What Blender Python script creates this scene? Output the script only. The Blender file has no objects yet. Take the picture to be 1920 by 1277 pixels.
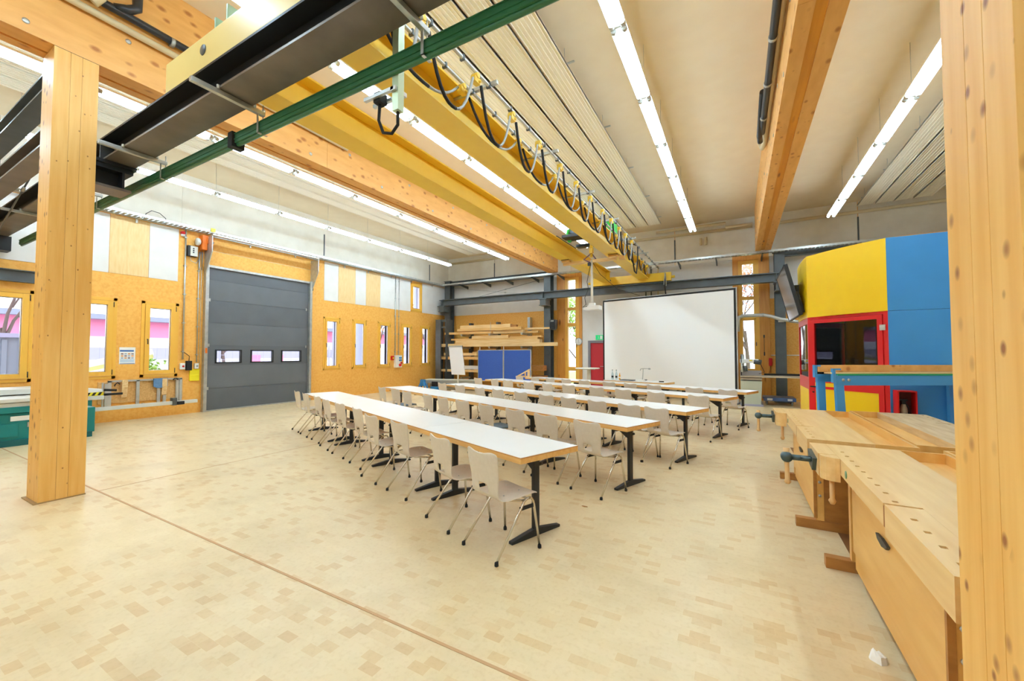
import bpy, bmesh, math, random
from mathutils import Vector, Matrix
C = bpy.context.scene.collection
PI = math.pi
sc = bpy.context.scene

# ------------------------------------------------------------------ camera, world, exposure
cam_d = bpy.data.cameras.new('camera'); cam = bpy.data.objects.new('camera', cam_d); C.objects.link(cam)
cam_d.sensor_width = 36.0; cam_d.lens = 757.2 / 1920 * 36.0; cam_d.clip_start = 0.05; cam_d.clip_end = 400
cam.location = (0, 0, 1.57)
cam.rotation_euler = (math.radians(90 + 1.854), math.radians(0.0), math.radians(29.2))
sc.camera = cam
sc.view_settings.view_transform = 'Standard'; sc.view_settings.look = 'None'
sc.view_settings.gamma = 1.0; sc.view_settings.use_curve_mapping = False
sc.view_settings.exposure = 0.66
try:
    sc.cycles.use_denoising = True
    sc.cycles.denoiser = 'OPENIMAGEDENOISE'
    sc.cycles.max_bounces = 10; sc.cycles.diffuse_bounces = 6; sc.cycles.transparent_max_bounces = 16
    sc.cycles.caustics_reflective = False; sc.cycles.caustics_refractive = False
    sc.cycles.sample_clamp_indirect = 8.0
except Exception:
    pass
w = bpy.data.worlds.new('world'); sc.world = w; w.use_nodes = True
wn = w.node_tree
bgn = wn.nodes['Background']
wtc = wn.nodes.new('ShaderNodeTexCoord'); wsep = wn.nodes.new('ShaderNodeSeparateXYZ'); wr = wn.nodes.new('ShaderNodeValToRGB')
wn.links.new(wtc.outputs['Generated'], wsep.inputs[0]); wn.links.new(wsep.outputs['Z'], wr.inputs[0])
wr.color_ramp.elements[0].position = 0.45; wr.color_ramp.elements[0].color = (0.80, 0.84, 0.93, 1)
wr.color_ramp.elements[1].position = 0.65; wr.color_ramp.elements[1].color = (0.78, 0.86, 1.0, 1)
wn.links.new(wr.outputs[0], bgn.inputs[0])
bgn.inputs[1].default_value = 3.0

# ------------------------------------------------------------------ materials
def lin(h):
    if isinstance(h, tuple): return h
    h = h.lstrip('#'); v = [int(h[i:i+2], 16) / 255 for i in (0, 2, 4)]
    return tuple(x / 12.92 if x <= .04045 else ((x + .055) / 1.055) ** 2.4 for x in v)
MATS = {}
def mat(name, c1, rough=.5, metal=0.0, c2=None, scale=(1, 1, 1), ns=5.0, detail=4.0, lo=.35, hi=.65,
        knots=None, kscale=(1, 1, 1), emit=0.0, bump=0.0, spec=.5, coat=0.0):
    m = bpy.data.materials.new(name); m.use_nodes = True; nt = m.node_tree; N, L = nt.nodes, nt.links
    b = N['Principled BSDF']; b.inputs['Roughness'].default_value = rough; b.inputs['Metallic'].default_value = metal
    b.inputs['Specular IOR Level'].default_value = spec
    b.inputs['Coat Weight'].default_value = coat
    a = lin(c1) + (1,)
    tc = N.new('ShaderNodeTexCoord'); mp = N.new('ShaderNodeMapping'); mp.inputs['Scale'].default_value = scale
    L.new(tc.outputs['Object'], mp.inputs[0])
    nz = N.new('ShaderNodeTexNoise'); nz.inputs['Scale'].default_value = ns; nz.inputs['Detail'].default_value = detail
    L.new(mp.outputs[0], nz.inputs['Vector'])
    cr = N.new('ShaderNodeValToRGB'); cr.color_ramp.elements[0].position = lo; cr.color_ramp.elements[1].position = hi
    if c2 is None:
        c2t = tuple(min(1, x * .985) for x in a[:3]) + (1,)
    else: c2t = lin(c2) + (1,)
    cr.color_ramp.elements[0].color = c2t; cr.color_ramp.elements[1].color = a
    L.new(nz.outputs['Fac'], cr.inputs[0]); col = cr.outputs[0]
    if knots:
        mp2 = N.new('ShaderNodeMapping'); mp2.inputs['Scale'].default_value = kscale; L.new(tc.outputs['Object'], mp2.inputs[0])
        vo = N.new('ShaderNodeTexVoronoi'); vo.inputs['Scale'].default_value = 1.0; L.new(mp2.outputs[0], vo.inputs['Vector'])
        sx = N.new('ShaderNodeSeparateColor'); L.new(vo.outputs['Color'], sx.inputs[0]); pw = N.new('ShaderNodeMath'); pw.operation = 'POWER'; L.new(sx.outputs[0], pw.inputs[0]); pw.inputs[1].default_value = 1.6
        dv = N.new('ShaderNodeMath'); dv.operation = 'DIVIDE'; L.new(vo.outputs['Distance'], dv.inputs[0]); L.new(pw.outputs[0], dv.inputs[1])
        r2 = N.new('ShaderNodeValToRGB'); r2.color_ramp.elements[0].position = .16; r2.color_ramp.elements[1].position = .42
        r2.color_ramp.elements[0].color = (1, 1, 1, 1); r2.color_ramp.elements[1].color = (0, 0, 0, 1)
        L.new(dv.outputs[0], r2.inputs[0])
        mx = N.new('ShaderNodeMix'); mx.data_type = 'RGBA'; L.new(r2.outputs[0], mx.inputs['Factor'])
        L.new(col, mx.inputs['A']); mx.inputs['B'].default_value = lin(knots) + (1,); col = mx.outputs['Result']
    L.new(col, b.inputs['Base Color'])
    if emit:
        b.inputs['Emission Color'].default_value = a; b.inputs['Emission Strength'].default_value = emit
    if bump:
        bp = N.new('ShaderNodeBump'); bp.inputs['Strength'].default_value = bump; bp.inputs['Distance'].default_value = .01
        L.new(nz.outputs['Fac'], bp.inputs['Height']); L.new(bp.outputs[0], b.inputs['Normal'])
    MATS[name] = m; return m
osb = mat('osb', '#F8BC5C', .55, c2='#F0AA48', scale=(1, 1, 1), ns=18, detail=9, lo=.33, hi=.60, bump=.1)
osb_shade = mat('osb_trim', '#EFA94E', .5, c2='#DD9340', ns=14, detail=6)
white_wall = mat('white_wall', '#E8E6E2', .8, c2='#E3E0DB', ns=3, detail=6)
cement = mat('cement_board', '#E9E4D8', .8, c2='#E0DACC', scale=(1, 1, 1), ns=2.2, detail=9)
ceil_m = mat('ceiling_board', '#ECDCBF', .8, c2='#E9D8BA', ns=3, detail=4)
panel_wood = mat('pale_plywood', '#F0CE94', .6, c2='#E9C386', scale=(6, 6, 1), ns=4, detail=4)
pine = mat('pine', '#F0BE6C', .45, c2='#E5A950', scale=(9, 9, .6), ns=2.4, detail=5, lo=.3, hi=.7, knots='#9A5A20', kscale=(12, 12, 8.5))
pine_y = mat('pine_beam', '#EDB467', .45, c2='#E0A255', scale=(5, 1.2, 5), ns=2.2, detail=6, lo=.3, hi=.7, knots='#B87434', kscale=(10, 6, 10))
core_wood = mat('core_timber', '#E39A2E', .4, c2='#D48A24', scale=(8, .5, 8), ns=2, detail=5, knots='#7A3A12', kscale=(8, 1.6, 8))
timber_or = mat('orange_timber', '#E7A247', .4, c2='#D68C34', scale=(9, 9, .6), ns=2.5, detail=5, lo=.3, hi=.7, knots='#8A4A18', kscale=(5, 5, 2))
frame_y = mat('window_paint', '#F5BB4A', .4)
plank = mat('raw_plank', '#F1CF96', .6, c2='#E2B878', scale=(.6, 9, 9), ns=3, detail=5)
plank2 = mat('raw_plank_warm', '#EBBE7B', .6, c2='#D9A65E', scale=(.6, 9, 9), ns=3, detail=5)
steel_d = mat('dark_steel', '#5C6264', .42, metal=.15, c2='#53595B', ns=4)
steel_b = mat('mill_steel', '#746B62', .4, metal=.25, c2='#615952', ns=2.5, detail=6)
steel_in = mat('blackened_steel', '#2B2D30', .45, metal=.4)
yellow = mat('crane_yellow', '#F1C840', .35, c2='#EEC33A')
yellow_pale = mat('pale_yellow_steel', '#E8CF85', .4)
galv = mat('galvanised', '#C9CBC6', .35, metal=.7, c2='#B4B8B6', ns=9)
alu = mat('aluminium', '#D4D5D2', .35, metal=.55, c2='#C6C8C6', ns=6)
green_rail = mat('green_rail', '#33704C', .35, c2='#306B48', ns=2, detail=1)
green_b = mat('bright_green', '#3FD35A', .4)
white_lam = mat('white_laminate', '#F4F3EF', .28)
beech = mat('beech_edge', '#EDBB72', .4, c2='#E2AA5C', scale=(.8, 9, 9), ns=3)
ply_edge = mat('ply_edge', '#C98A4A', .5)
black_m = mat('black_metal', '#2B2D30', .45, metal=.2)
rubber = mat('black_rubber', '#17181A', .7)
chrome = mat('chrome', '#D8D2C6', .16, metal=1.0)
shell_m = mat('cream_shell', '#D8CCBC', .42, c2='#D4C7B6', ns=30)
cush_m = mat('blue_grey_cushion', '#6E8291', .85)
gate_m = mat('gate_grey', '#6B7075', .45, c2='#666B70', ns=2)
gate_m2 = mat('gate_grey_lower', '#63686D', .45, c2='#5E6368', ns=2)
panel_c = mat('radiant_panel', '#F0E7D3', .5, c2='#F0E7D3')
pipe_bk = mat('black_pipe', '#26272A', .35)
pipe_bg = mat('beige_pipe', '#D9C9A4', .45)
pipe_gr = mat('grey_pipe', '#C8C8C2', .35, metal=.3)
white_p = mat('white_plastic', '#F2F1EC', .4)
white_sc = mat('screen_fabric', '#F8F8F7', .85, c2='#F8F8F7')
orange_m = mat('motor_orange', '#F07A1C', .4)
red_m = mat('signal_red', '#D81E1E', .35)
cab_red = mat('cabin_red', '#DE1518', .35)
cab_yel = mat('cabin_yellow', '#FCD000', .4, c2='#FACC00')
cab_blu = mat('cabin_blue', '#439AE2', .45, c2='#4096DC', ns=2)
door_red = mat('door_red', '#CF2B38', .4)
blue_felt = mat('blue_felt', '#3D62B8', .9, c2='#385BAF', ns=60)
blue_tr = mat('trestle_blue', '#489CDD', .4)
blue_tool = mat('tool_blue', '#2F86C8', .45)
teal = mat('machine_teal', '#0E8482', .4, c2='#0B7A7A', ns=3)
grey_l = mat('light_grey_paint', '#D9DAD2', .4)
grey_m = mat('mid_grey', '#A9ABA7', .4)
grey_gn = mat('green_grey_paint', '#C3C6B0', .5)
sign_g = mat('exit_green', '#18B26B', .4, emit=.5)
bench_w = mat('bench_beech', '#EBC587', .38, c2='#DFB270', scale=(9, .8, 9), ns=2.2, detail=6, lo=.3, hi=.7)
bench_f = mat('bench_front', '#E9B768', .4, c2='#DFA655', scale=(9, .8, 5), ns=1.8, detail=5)
bench_o = mat('bench_old', '#D9BE92', .5, c2='#C7A676', scale=(9, .8, 9), ns=3, detail=6)
bench_d = mat('bench_dark_wood', '#B9803F', .5, c2='#A86F35', scale=(3, 3, 9), ns=2)
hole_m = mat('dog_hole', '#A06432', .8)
vise_i = mat('vise_iron', '#4F6064', .35, metal=.6)
vise_h = mat('vise_handle_wood', '#DDB073', .45)
paper = mat('paper', '#F6F5F1', .8)
yellow_p = mat('yellow_plastic', '#F7E327', .4)
blue_cl = mat('blue_cloth', '#6C95BF', .9, c2='#5F88B4', ns=20)
bottle_b = mat('bottle_glass', '#C6D8DC', .1)
bottle_o = mat('orange_drink', '#F0A428', .2)
grass = mat('grass', '#9DBB62', .9, c2='#86A852', ns=2)
asph = mat('paving', '#C9C8CC', .9, c2='#BDBCC0', ns=2)
bld_red = mat('facade_red', '#EE86A0', .7)
bld_wht = mat('facade_white', '#EFEEF4', .7)
bld_gry = mat('facade_grey', '#A9A6B8', .7)
roof_g = mat('roof_grey', '#8C8F9A', .7)
cont_m = mat('container_grey', '#8F969B', .5)
bark = mat('bark', '#6D5A50', .9)
leaf_g = mat('leaves_green', '#A9C763', .8, c2='#8FB04C', ns=9)
leaf_o = mat('leaves_autumn', '#D9A07A', .8, c2='#C98466', ns=9)
shut_m = mat('shutter_grey_blue', '#AEB7CC', .6, c2='#A4ADC4', scale=(30, 30, 30), ns=4)
lime = mat('lime_board', '#DCE08A', .5)
tv_scr = mat('tv_screen', '#57534E', .12, c2='#57534E')
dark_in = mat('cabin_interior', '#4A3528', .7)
purple = mat('purple_sling', '#7A5C86', .7)
led_m = mat('tube_glow', (.66, .85, 1.0), .5, c2=(.66, .85, 1.0), emit=17.0)
led_end = mat('lamp_socket', '#BDBBB2', .4)
def glass_mat(name, tint, gl):
    m = bpy.data.materials.new(name); m.use_nodes = True; nt = m.node_tree; N, L = nt.nodes, nt.links
    for n in list(N): N.remove(n)
    out = N.new('ShaderNodeOutputMaterial'); mix = N.new('ShaderNodeMixShader'); tr = N.new('ShaderNodeBsdfTransparent')
    gs = N.new('ShaderNodeBsdfGlossy'); gs.inputs['Roughness'].default_value = .02; lw = N.new('ShaderNodeLayerWeight'); lw.inputs[0].default_value = gl
    tr.inputs[0].default_value = tint
    L.new(lw.outputs['Fresnel'], mix.inputs[0]); L.new(tr.outputs[0], mix.inputs[1]); L.new(gs.outputs[0], mix.inputs[2]); L.new(mix.outputs[0], out.inputs[0])
    return m
glass = glass_mat('window_glass', (.97, .98, 1, 1), .15)
glass_cab = glass_mat('cabin_glass', (.78, .78, .80, 1), .28)
def floor_mat():
    m = bpy.data.materials.new('end_grain_floor'); m.use_nodes = True; nt = m.node_tree; N, L = nt.nodes, nt.links
    b = N['Principled BSDF']; b.inputs['Roughness'].default_value = .38; b.inputs['Specular IOR Level'].default_value = .45
    tc = N.new('ShaderNodeTexCoord')
    br = N.new('ShaderNodeTexBrick'); br.inputs['Scale'].default_value = 1; br.offset = .5; br.inputs['Brick Width'].default_value = .105
    br.inputs['Row Height'].default_value = .062; br.inputs['Mortar Size'].default_value = .0006; br.inputs['Bias'].default_value = 0
    br.inputs['Color1'].default_value = (0, 0, 0, 1); br.inputs['Color2'].default_value = (1, 1, 1, 1); br.inputs['Mortar'].default_value = (.3, .3, .3, 1)
    L.new(tc.outputs['Object'], br.inputs['Vector'])
    big = N.new('ShaderNodeTexNoise'); big.inputs['Scale'].default_value = .55; big.inputs['Detail'].default_value = 4
    L.new(tc.outputs['Object'], big.inputs['Vector'])
    add = N.new('ShaderNodeMath'); add.operation = 'MULTIPLY_ADD'; L.new(big.outputs['Fac'], add.inputs[0]); add.inputs[1].default_value = .5
    sub = N.new('ShaderNodeMath'); sub.operation = 'ADD'; sub.inputs[1].default_value = -.27
    L.new(br.outputs['Color'], add.inputs[2]); L.new(add.outputs[0], sub.inputs[0])
    cr = N.new('ShaderNodeValToRGB'); e = cr.color_ramp.elements
    e[0].position = .0; e[0].color = lin('#E3CDA3') + (1,); e[1].position = 1.0; e[1].color = lin('#D6B686') + (1,)
    for p, c in ((.40, '#E0C99D'), (.74, '#E2CBA1'), (.86, '#DCC091'), (.95, '#DABC8B')):
        x = cr.color_ramp.elements.new(p); x.color = lin(c) + (1,)
    L.new(sub.outputs[0], cr.inputs[0])
    nz = N.new('ShaderNodeTexNoise'); nz.inputs['Scale'].default_value = 35; nz.inputs['Detail'].default_value = 5
    L.new(tc.outputs['Object'], nz.inputs['Vector'])
    st = N.new('ShaderNodeTexNoise'); st.inputs['Scale'].default_value = 1.6; st.inputs['Detail'].default_value = 7
    L.new(tc.outputs['Object'], st.inputs['Vector'])
    r3 = N.new('ShaderNodeValToRGB'); r3.color_ramp.elements[0].position = .30; r3.color_ramp.elements[0].color = (.86, .84, .80, 1); r3.color_ramp.elements[1].position = .52; r3.color_ramp.elements[1].color = (1, 1, 1, 1)
    L.new(st.outputs['Fac'], r3.inputs[0])
    r2 = N.new('ShaderNodeValToRGB'); r2.color_ramp.elements[0].position = .25; r2.color_ramp.elements[0].color = (.93, .90, .86, 1); r2.color_ramp.elements[1].position = .5; r2.color_ramp.elements[1].color = (1, 1, 1, 1)
    L.new(nz.outputs['Fac'], r2.inputs[0])
    mx = N.new('ShaderNodeMix'); mx.data_type = 'RGBA'; mx.blend_type = 'MULTIPLY'; mx.inputs['Factor'].default_value = 1
    L.new(cr.outputs[0], mx.inputs['A']); L.new(r2.outputs[0], mx.inputs['B'])
    mx2 = N.new('ShaderNodeMix'); mx2.data_type = 'RGBA'; mx2.blend_type = 'MULTIPLY'; mx2.inputs['Factor'].default_value = .8
    L.new(mx.outputs['Result'], mx2.inputs['A']); L.new(r3.outputs[0], mx2.inputs['B'])
    L.new(mx2.outputs['Result'], b.inputs['Base Color'])
    return m
floor_m = floor_mat()
joint_m = mat('floor_joint', '#C69A6C', .6)

# ------------------------------------------------------------------ mesh helpers
class MB:
    def __init__(s): s.v = []; s.f = []; s.sm = []; s.mi = []
    def add(s, v, f, sm=False, mi=0):
        n = len(s.v); s.v += [tuple(x) for x in v]; s.f += [tuple(i + n for i in q) for q in f]; s.sm += [sm] * len(f); s.mi += [mi] * len(f); return s
    def box(s, x0, y0, z0, x1, y1, z1, mi=0, M=None):
        if x0 > x1: x0, x1 = x1, x0
        if y0 > y1: y0, y1 = y1, y0
        if z0 > z1: z0, z1 = z1, z0
        v = [Vector(p) for p in ((x0, y0, z0), (x1, y0, z0), (x1, y1, z0), (x0, y1, z0), (x0, y0, z1), (x1, y0, z1), (x1, y1, z1), (x0, y1, z1))]
        if M is not None: v = [M @ p for p in v]
        return s.add(v, [(0, 3, 2, 1), (4, 5, 6, 7), (0, 1, 5, 4), (1, 2, 6, 5), (2, 3, 7, 6), (3, 0, 4, 7)], mi=mi)
    def cbox(s, c, d, mi=0, M=None): return s.box(c[0]-d[0]/2, c[1]-d[1]/2, c[2]-d[2]/2, c[0]+d[0]/2, c[1]+d[1]/2, c[2]+d[2]/2, mi, M)
    def bar(s, a, b, w, h, mi=0, up=(0, 0, 1)):     # rectangular bar between two points
        a, b = Vector(a), Vector(b); d = (b - a).normalized(); u = Vector(up)
        if abs(d.dot(u)) > .98: u = Vector((0, 1, 0))
        x = d.cross(u).normalized(); z = x.cross(d).normalized(); v = []
        for p in (a, b):
            for sx, sz in ((-1, -1), (1, -1), (1, 1), (-1, 1)): v.append(p + x * sx * w / 2 + z * sz * h / 2)
        return s.add(v, [(0, 1, 2, 3), (7, 6, 5, 4), (0, 4, 5, 1), (1, 5, 6, 2), (2, 6, 7, 3), (3, 7, 4, 0)], mi=mi)
    def tube(s, pts, r, n=10, caps=True, mi=0, sm=True):
        pts = [Vector(p) for p in pts]; rr = r if isinstance(r, (list, tuple)) else [r] * len(pts); v = []; f = []
        u = None
        for i, p in enumerate(pts):
            d = (pts[min(i + 1, len(pts) - 1)] - pts[max(i - 1, 0)]).normalized()
            if u is None:
                u = d.cross(Vector((0, 0, 1)) if abs(d.z) < .9 else Vector((1, 0, 0))).normalized()
            else:
                u = (u - d * u.dot(d)).normalized()
            t = d.cross(u)
            for k in range(n):
                a = 2 * PI * k / n; v.append(p + (u * math.cos(a) + t * math.sin(a)) * rr[i])
        for i in range(len(pts) - 1):
            for k in range(n): f.append((i*n+k, i*n+(k+1) % n, (i+1)*n+(k+1) % n, (i+1)*n+k))
        s.add(v, f, sm, mi)
        if caps:
            n0 = len(s.v) - len(v); s.f.append(tuple(n0 + k for k in reversed(range(n)))); s.f.append(tuple(n0 + (len(pts)-1)*n + k for k in range(n))); s.sm += [False]*2; s.mi += [mi]*2
        return s
    def lathe(s, prof, n=20, c=(0, 0, 0), axis='z', mi=0, sm=True):   # prof: (r, h)
        v = []; f = []
        for r, h in prof:
            for k in range(n):
                a = 2*PI*k/n; x, y = r*math.cos(a), r*math.sin(a)
                p = (x, y, h) if axis == 'z' else ((h, x, y) if axis == 'x' else (y, h, x))
                v.append((p[0]+c[0], p[1]+c[1], p[2]+c[2]))
        for i in range(len(prof)-1):
            for k in range(n): f.append((i*n+k, i*n+(k+1) % n, (i+1)*n+(k+1) % n, (i+1)*n+k))
        f.append(tuple(reversed(range(n)))); f.append(tuple((len(prof)-1)*n+k for k in range(n)))
        return s.add(v, f, sm, mi)
    def prism(s, poly, z0, z1, plane='xy', mi=0):   # extrude polygon; plane xy->z, xz->y, yz->x
        def P(a, b, h): return {'xy': (a, b, h), 'xz': (a, h, b), 'yz': (h, a, b)}[plane]
        n = len(poly); v = [P(a, b, z0) for a, b in poly] + [P(a, b, z1) for a, b in poly]
        f = [tuple(reversed(range(n))), tuple(range(n, 2*n))] + [(i, (i+1) % n, n+(i+1) % n, n+i) for i in range(n)]
        return s.add(v, f, mi=mi)
    def ibeam(s, a0, a1, c, z0, h, wd, axis='x', tf=.02, tw=.015, mi=0, mw=None):
        mw = mi if mw is None else mw
        for (u0, u1, q0, q1, mm) in ((-wd/2, wd/2, z0, z0+tf, mi), (-wd/2, wd/2, z0+h-tf, z0+h, mi), (-tw/2, tw/2, z0+tf, z0+h-tf, mw)):
            if axis == 'x': s.box(a0, c+u0, q0, a1, c+u1, q1, mm)
            else: s.box(c+u0, a0, q0, c+u1, a1, q1, mm)
        return s
def obj(name, mb, m, parent=None, world=True, bev=0, loc=None):
    me = bpy.data.meshes.new(name)
    v = mb.v
    if parent is not None and world:
        inv = MW[parent.name].inverted(); v = [inv @ Vector(p) for p in v]
    elif loc is not None:
        L0 = Vector(loc); v = [Vector(p) - L0 for p in v]
    me.from_pydata([tuple(p) for p in v], [], mb.f)
    ms = m if isinstance(m, (list, tuple)) else [m]
    for x in ms: me.materials.append(x)
    me.polygons.foreach_set('use_smooth', mb.sm); me.polygons.foreach_set('material_index', mb.mi)
    bm = bmesh.new(); bm.from_mesh(me); bmesh.ops.recalc_face_normals(bm, faces=bm.faces)
    if bev:
        bmesh.ops.bevel(bm, geom=[e for e in bm.edges if e.calc_face_angle(0) > .6], offset=bev, segments=2, affect='EDGES', profile=.7, clamp_overlap=True)
    bm.to_mesh(me); bm.free()
    o = bpy.data.objects.new(name, me); C.objects.link(o)
    if parent is not None: o.parent = parent; MW[o.name] = MW[parent.name]
    elif loc is not None: o.location = loc; MW[o.name] = Matrix.Translation(loc)
    else: MW[o.name] = Matrix.Identity(4)
    return o
MW = {}
def thing(name, label, cat, loc=(0, 0, 0), rz=0, group=None):
    o = bpy.data.objects.new(name, None); C.objects.link(o); o.empty_display_size = .1
    o.location = loc; o.rotation_euler = (0, 0, rz); MW[o.name] = Matrix.Translation(loc) @ Matrix.Rotation(rz, 4, 'Z')
    o['label'] = label; o['category'] = cat
    if group: o['group'] = group
    return o
def tag(o, label, cat, group=None, kind=None):
    o['label'] = label; o['category'] = cat
    if group: o['group'] = group
    if kind: o['kind'] = kind
    return o
def solo(name, mb, m, label, cat, loc=(0, 0, 0), group=None, bev=0): return tag(obj(name, mb, m, None, bev=bev, loc=loc), label, cat, group)
def struct(name, mb, m, parent=None, bev=0, loc=None):
    o = obj(name, mb, m, parent, bev=bev, loc=loc)
    if parent is None: o['kind'] = 'structure'
    return o
def kids(o): return [c for c in o.children]
def dup(root, loc, rz, label, group=None):
    r = root.copy(); C.objects.link(r); r.location = loc; r.rotation_euler = (0, 0, rz); r['label'] = label
    MW[r.name] = Matrix.Translation(loc) @ Matrix.Rotation(rz, 4, 'Z')
    if group: r['group'] = group
    def rec(s, d):
        for ch in list(s.children):
            c = ch.copy(); C.objects.link(c); c.parent = d; MW[c.name] = MW[r.name]; rec(ch, c)
    rec(root, r); return r
def grid_wall(u0, u1, z0, z1, holes, P):
    us = sorted({u0, u1} | {h[0] for h in holes} | {h[1] for h in holes}); zs = sorted({z0, z1} | {h[2] for h in holes} | {h[3] for h in holes})
    mb = MB()
    for a, b in zip(us, us[1:]):
        run = None
        for c, d in zip(zs, zs[1:]):
            m = ((a+b)/2, (c+d)/2)
            if any(h[0] < m[0] < h[1] and h[2] < m[1] < h[3] for h in holes):
                if run: P(mb, a, b, *run); run = None
            else: run = (run[0], d) if run else (c, d)
        if run: P(mb, a, b, *run)
    return mb
ORD = ['first', 'second', 'third', 'fourth', 'fifth', 'sixth', 'seventh', 'eighth', 'ninth', 'tenth', 'eleventh', 'twelfth']

# ------------------------------------------------------------------ room shell
W, F, CE = -12.64, 16.05, 6.28
XR, YB = 8.3, -5.0
struct('floor', MB().box(W-.3, YB-.3, -.2, XR+.3, F+.3, 0), floor_m)
struct('ceiling', MB().box(W-.3, YB-.3, CE, XR+.3, F+.3, CE+.2), ceil_m)
ground = struct('ground', MB().box(-60, -30, -.35, W-.32, 70, -.05, 0).box(W-.32, F+.32, -.35, 40, 70, -.05, 1), [asph, grass])
LW = [(1.20, 2.44), (2.97, 3.71), (4.15, 4.90), (9.09, 9.78), (10.30, 10.98), (11.53, 12.22), (12.83, 13.50), (14.01, 14.70)]
zA, zB = .99, 2.86
holes = [(a, b, zA, zB) for a, b in LW] + [(13.38, 14.13, 3.44, 4.73), (5.50, 8.50, 0, 3.95)]
wl = struct('wall_left', grid_wall(YB, F, 0, CE, holes, lambda mb, a, b, c, d: mb.box(W-.3, a, c, W, b, d)), osb)
obj('white_bounce_skin', grid_wall(YB, F, -.1, CE, holes, lambda mb, a, b, c, d: mb.box(W-.33, a, c, W-.302, b, d)), bld_wht, wl)  # unseen white skin, added so the orange board casts no tint outside
# upper cladding on the left wall
def lpan(y0, y1, z0, z1, m, name, t=.012): return obj(name, MB().box(W, y0+.004, z0, W+t, y1-.004, z1), m, wl)
for y0, y1, m in ((1.9, 2.55, white_wall), (2.55, 2.95, panel_wood), (2.95, 3.54, white_wall), (3.54, 4.26, panel_wood), (4.26, 4.86, white_wall), (9.09, 9.67, white_wall), (9.67, 10.42, panel_wood),
                  (10.42, 10.92, white_wall), (10.92, 11.64, panel_wood), (11.64, 13.38, white_wall), (14.13, 15.9, white_wall)):
    lpan(y0, y1, 3.44, 4.8, m, 'wall_panel')
for k, (y0, y1) in enumerate(((YB, 1.9), (1.9, 4.9), (4.9, 9.05), (9.05, 13.3), (13.3, F))):
    obj('upper_cladding', MB().box(W, y0+.002, 4.82, W+.03, y1-.002, CE), cement, wl)
for y in (1.9, 9.05, 14.6):
    obj('joint_strip', MB().box(W+.025, y-.02, 5.0, W+.045, y+.02, 5.75), steel_d, wl)
# far wall
fh = [(-6.45, -5.80, .3, 4.72), (-.02, .72, .3, 4.72), (-5.36, -4.36, 0, 2.08)]
wf = struct('wall_far', grid_wall(W, XR, 0, CE, fh, lambda mb, a, b, c, d: mb.box(a, F, c, b, F+.3, d)), osb)
for x0, x1, z0, z1 in ((W, -6.76, 3.43, 4.85), (.97, XR, 3.42, 4.85), (-5.62, -5.36, 0, 4.85), (-4.36, -.12, 0, 4.85), (-5.36, -4.36, 2.08, 4.85)):
    obj('wall_panel', MB().box(x0, F-.014, z0, x1, F, z1), white_wall, wf)
for x0, x1 in ((W, -9.9), (-9.88, -6.1), (-6.08, -2.0), (-1.98, .8), (.82, 3.3), (3.32, XR)):
    obj('upper_cladding', MB().box(x0, F-.03, 4.85, x1, F, CE), cement, wf)
for x in (-9.89, -1.99, 3.31): obj('joint_strip', MB().box(x-.02, F-.05, 5.05, x+.02, F-.028, 5.8), steel_d, wf)
obj('white_bounce_skin', grid_wall(W, XR, -.1, CE, fh, lambda mb, a, b, c, d: mb.box(a, F+.302, c, b, F+.33, d)), bld_wht, wf)  # added, unseen white skin again, keeps bounced light outside neutral
struct('wall_right', MB().box(XR, YB, 0, XR+.3, F, CE), white_wall)
struct('wall_back', MB().box(W, YB-.3, 0, XR, YB, CE), white_wall)
struct('trim_1', MB().box(W, 1.757, .0005, .55, 1.775, .0025), joint_m)
struct('trim_2', MB().box(-6.41, 1.775, .0005, -6.398, F, .002), joint_m)

struct('trim_3', MB().box(.74, 1.2, .0005, .86, 8.2, .003), mat('floor_channel', '#8A6038', .6))
# ------------------------------------------------------------------ windows in the left wall
wn_i = [0]
def lwindow(y0, y1, z0, z1, fw=.10, shut=None, handle=True, sill=False):
    wn_i[0] += 1; r = MB(); X0, X1 = W-.10, W+.012
    r.box(X0, y0, z0, X1, y0+fw*.45, z1).box(X0, y1-fw*.45, z0, X1, y1, z1).box(X0, y0, z0, X1, y1, z0+fw*.45).box(X0, y0, z1-fw*.45, X1, y1, z1)
    o = obj('window_%d' % wn_i[0], r, frame_y, None, loc=(W, (y0+y1)/2, z0), bev=.003); o['kind'] = 'structure'
    i = fw*.48; s = MB(); a, b, c, d = y0+i, y1-i, z0+i, z1-i; t = fw*.62
    s.box(W-.07, a, c, W+.03, a+t, d).box(W-.07, b-t, c, W+.03, b, d).box(W-.07, a+t, c, W+.03, b-t, c+t).box(W-.07, a+t, d-t, W+.03, b-t, d)
    obj('sash', s, frame_y, o, bev=.004)
    obj('pane', MB().box(W-.035, a+t-.005, c+t-.005, W-.027, b-t+.005, d-t+.005), glass, o)
    g = MB(); q = .012
    for (p0, p1, p2, p3) in ((a+t, a+t+q, c+t, d-t), (b-t-q, b-t, c+t, d-t), (a+t, b-t, c+t, c+t+q), (a+t, b-t, d-t-q, d-t)): g.box(W-.055, p0, p2, W-.02, p1, p3)
    obj('glazing_bead', g, alu, o)
    if handle:
        obj('handle', MB().tube([(W+.03, a+t*.5, 1.92), (W+.065, a+t*.5, 1.92), (W+.07, a+t*.5, 1.80)], .011, 8), black_m, o)
        obj('hinge', MB().tube([(W+.025, b+.01, d-.02), (W+.025, b+.01, d-.14)], .008, 6).tube([(W+.025, b+.01, c+.02), (W+.025, b+.01, c+.14)], .008, 6), black_m, o)
    if shut:
        ln = shut; sh = MB()
        for k in range(2): sh.box(W-.08-ln*(k+1)/2, y1-.02+.02*k, z0-.1, W-.085-ln*k/2, y1+.01+.02*k, z1+.1)
        obj('outside_shutter', sh, shut_m, o)
    return o
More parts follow.
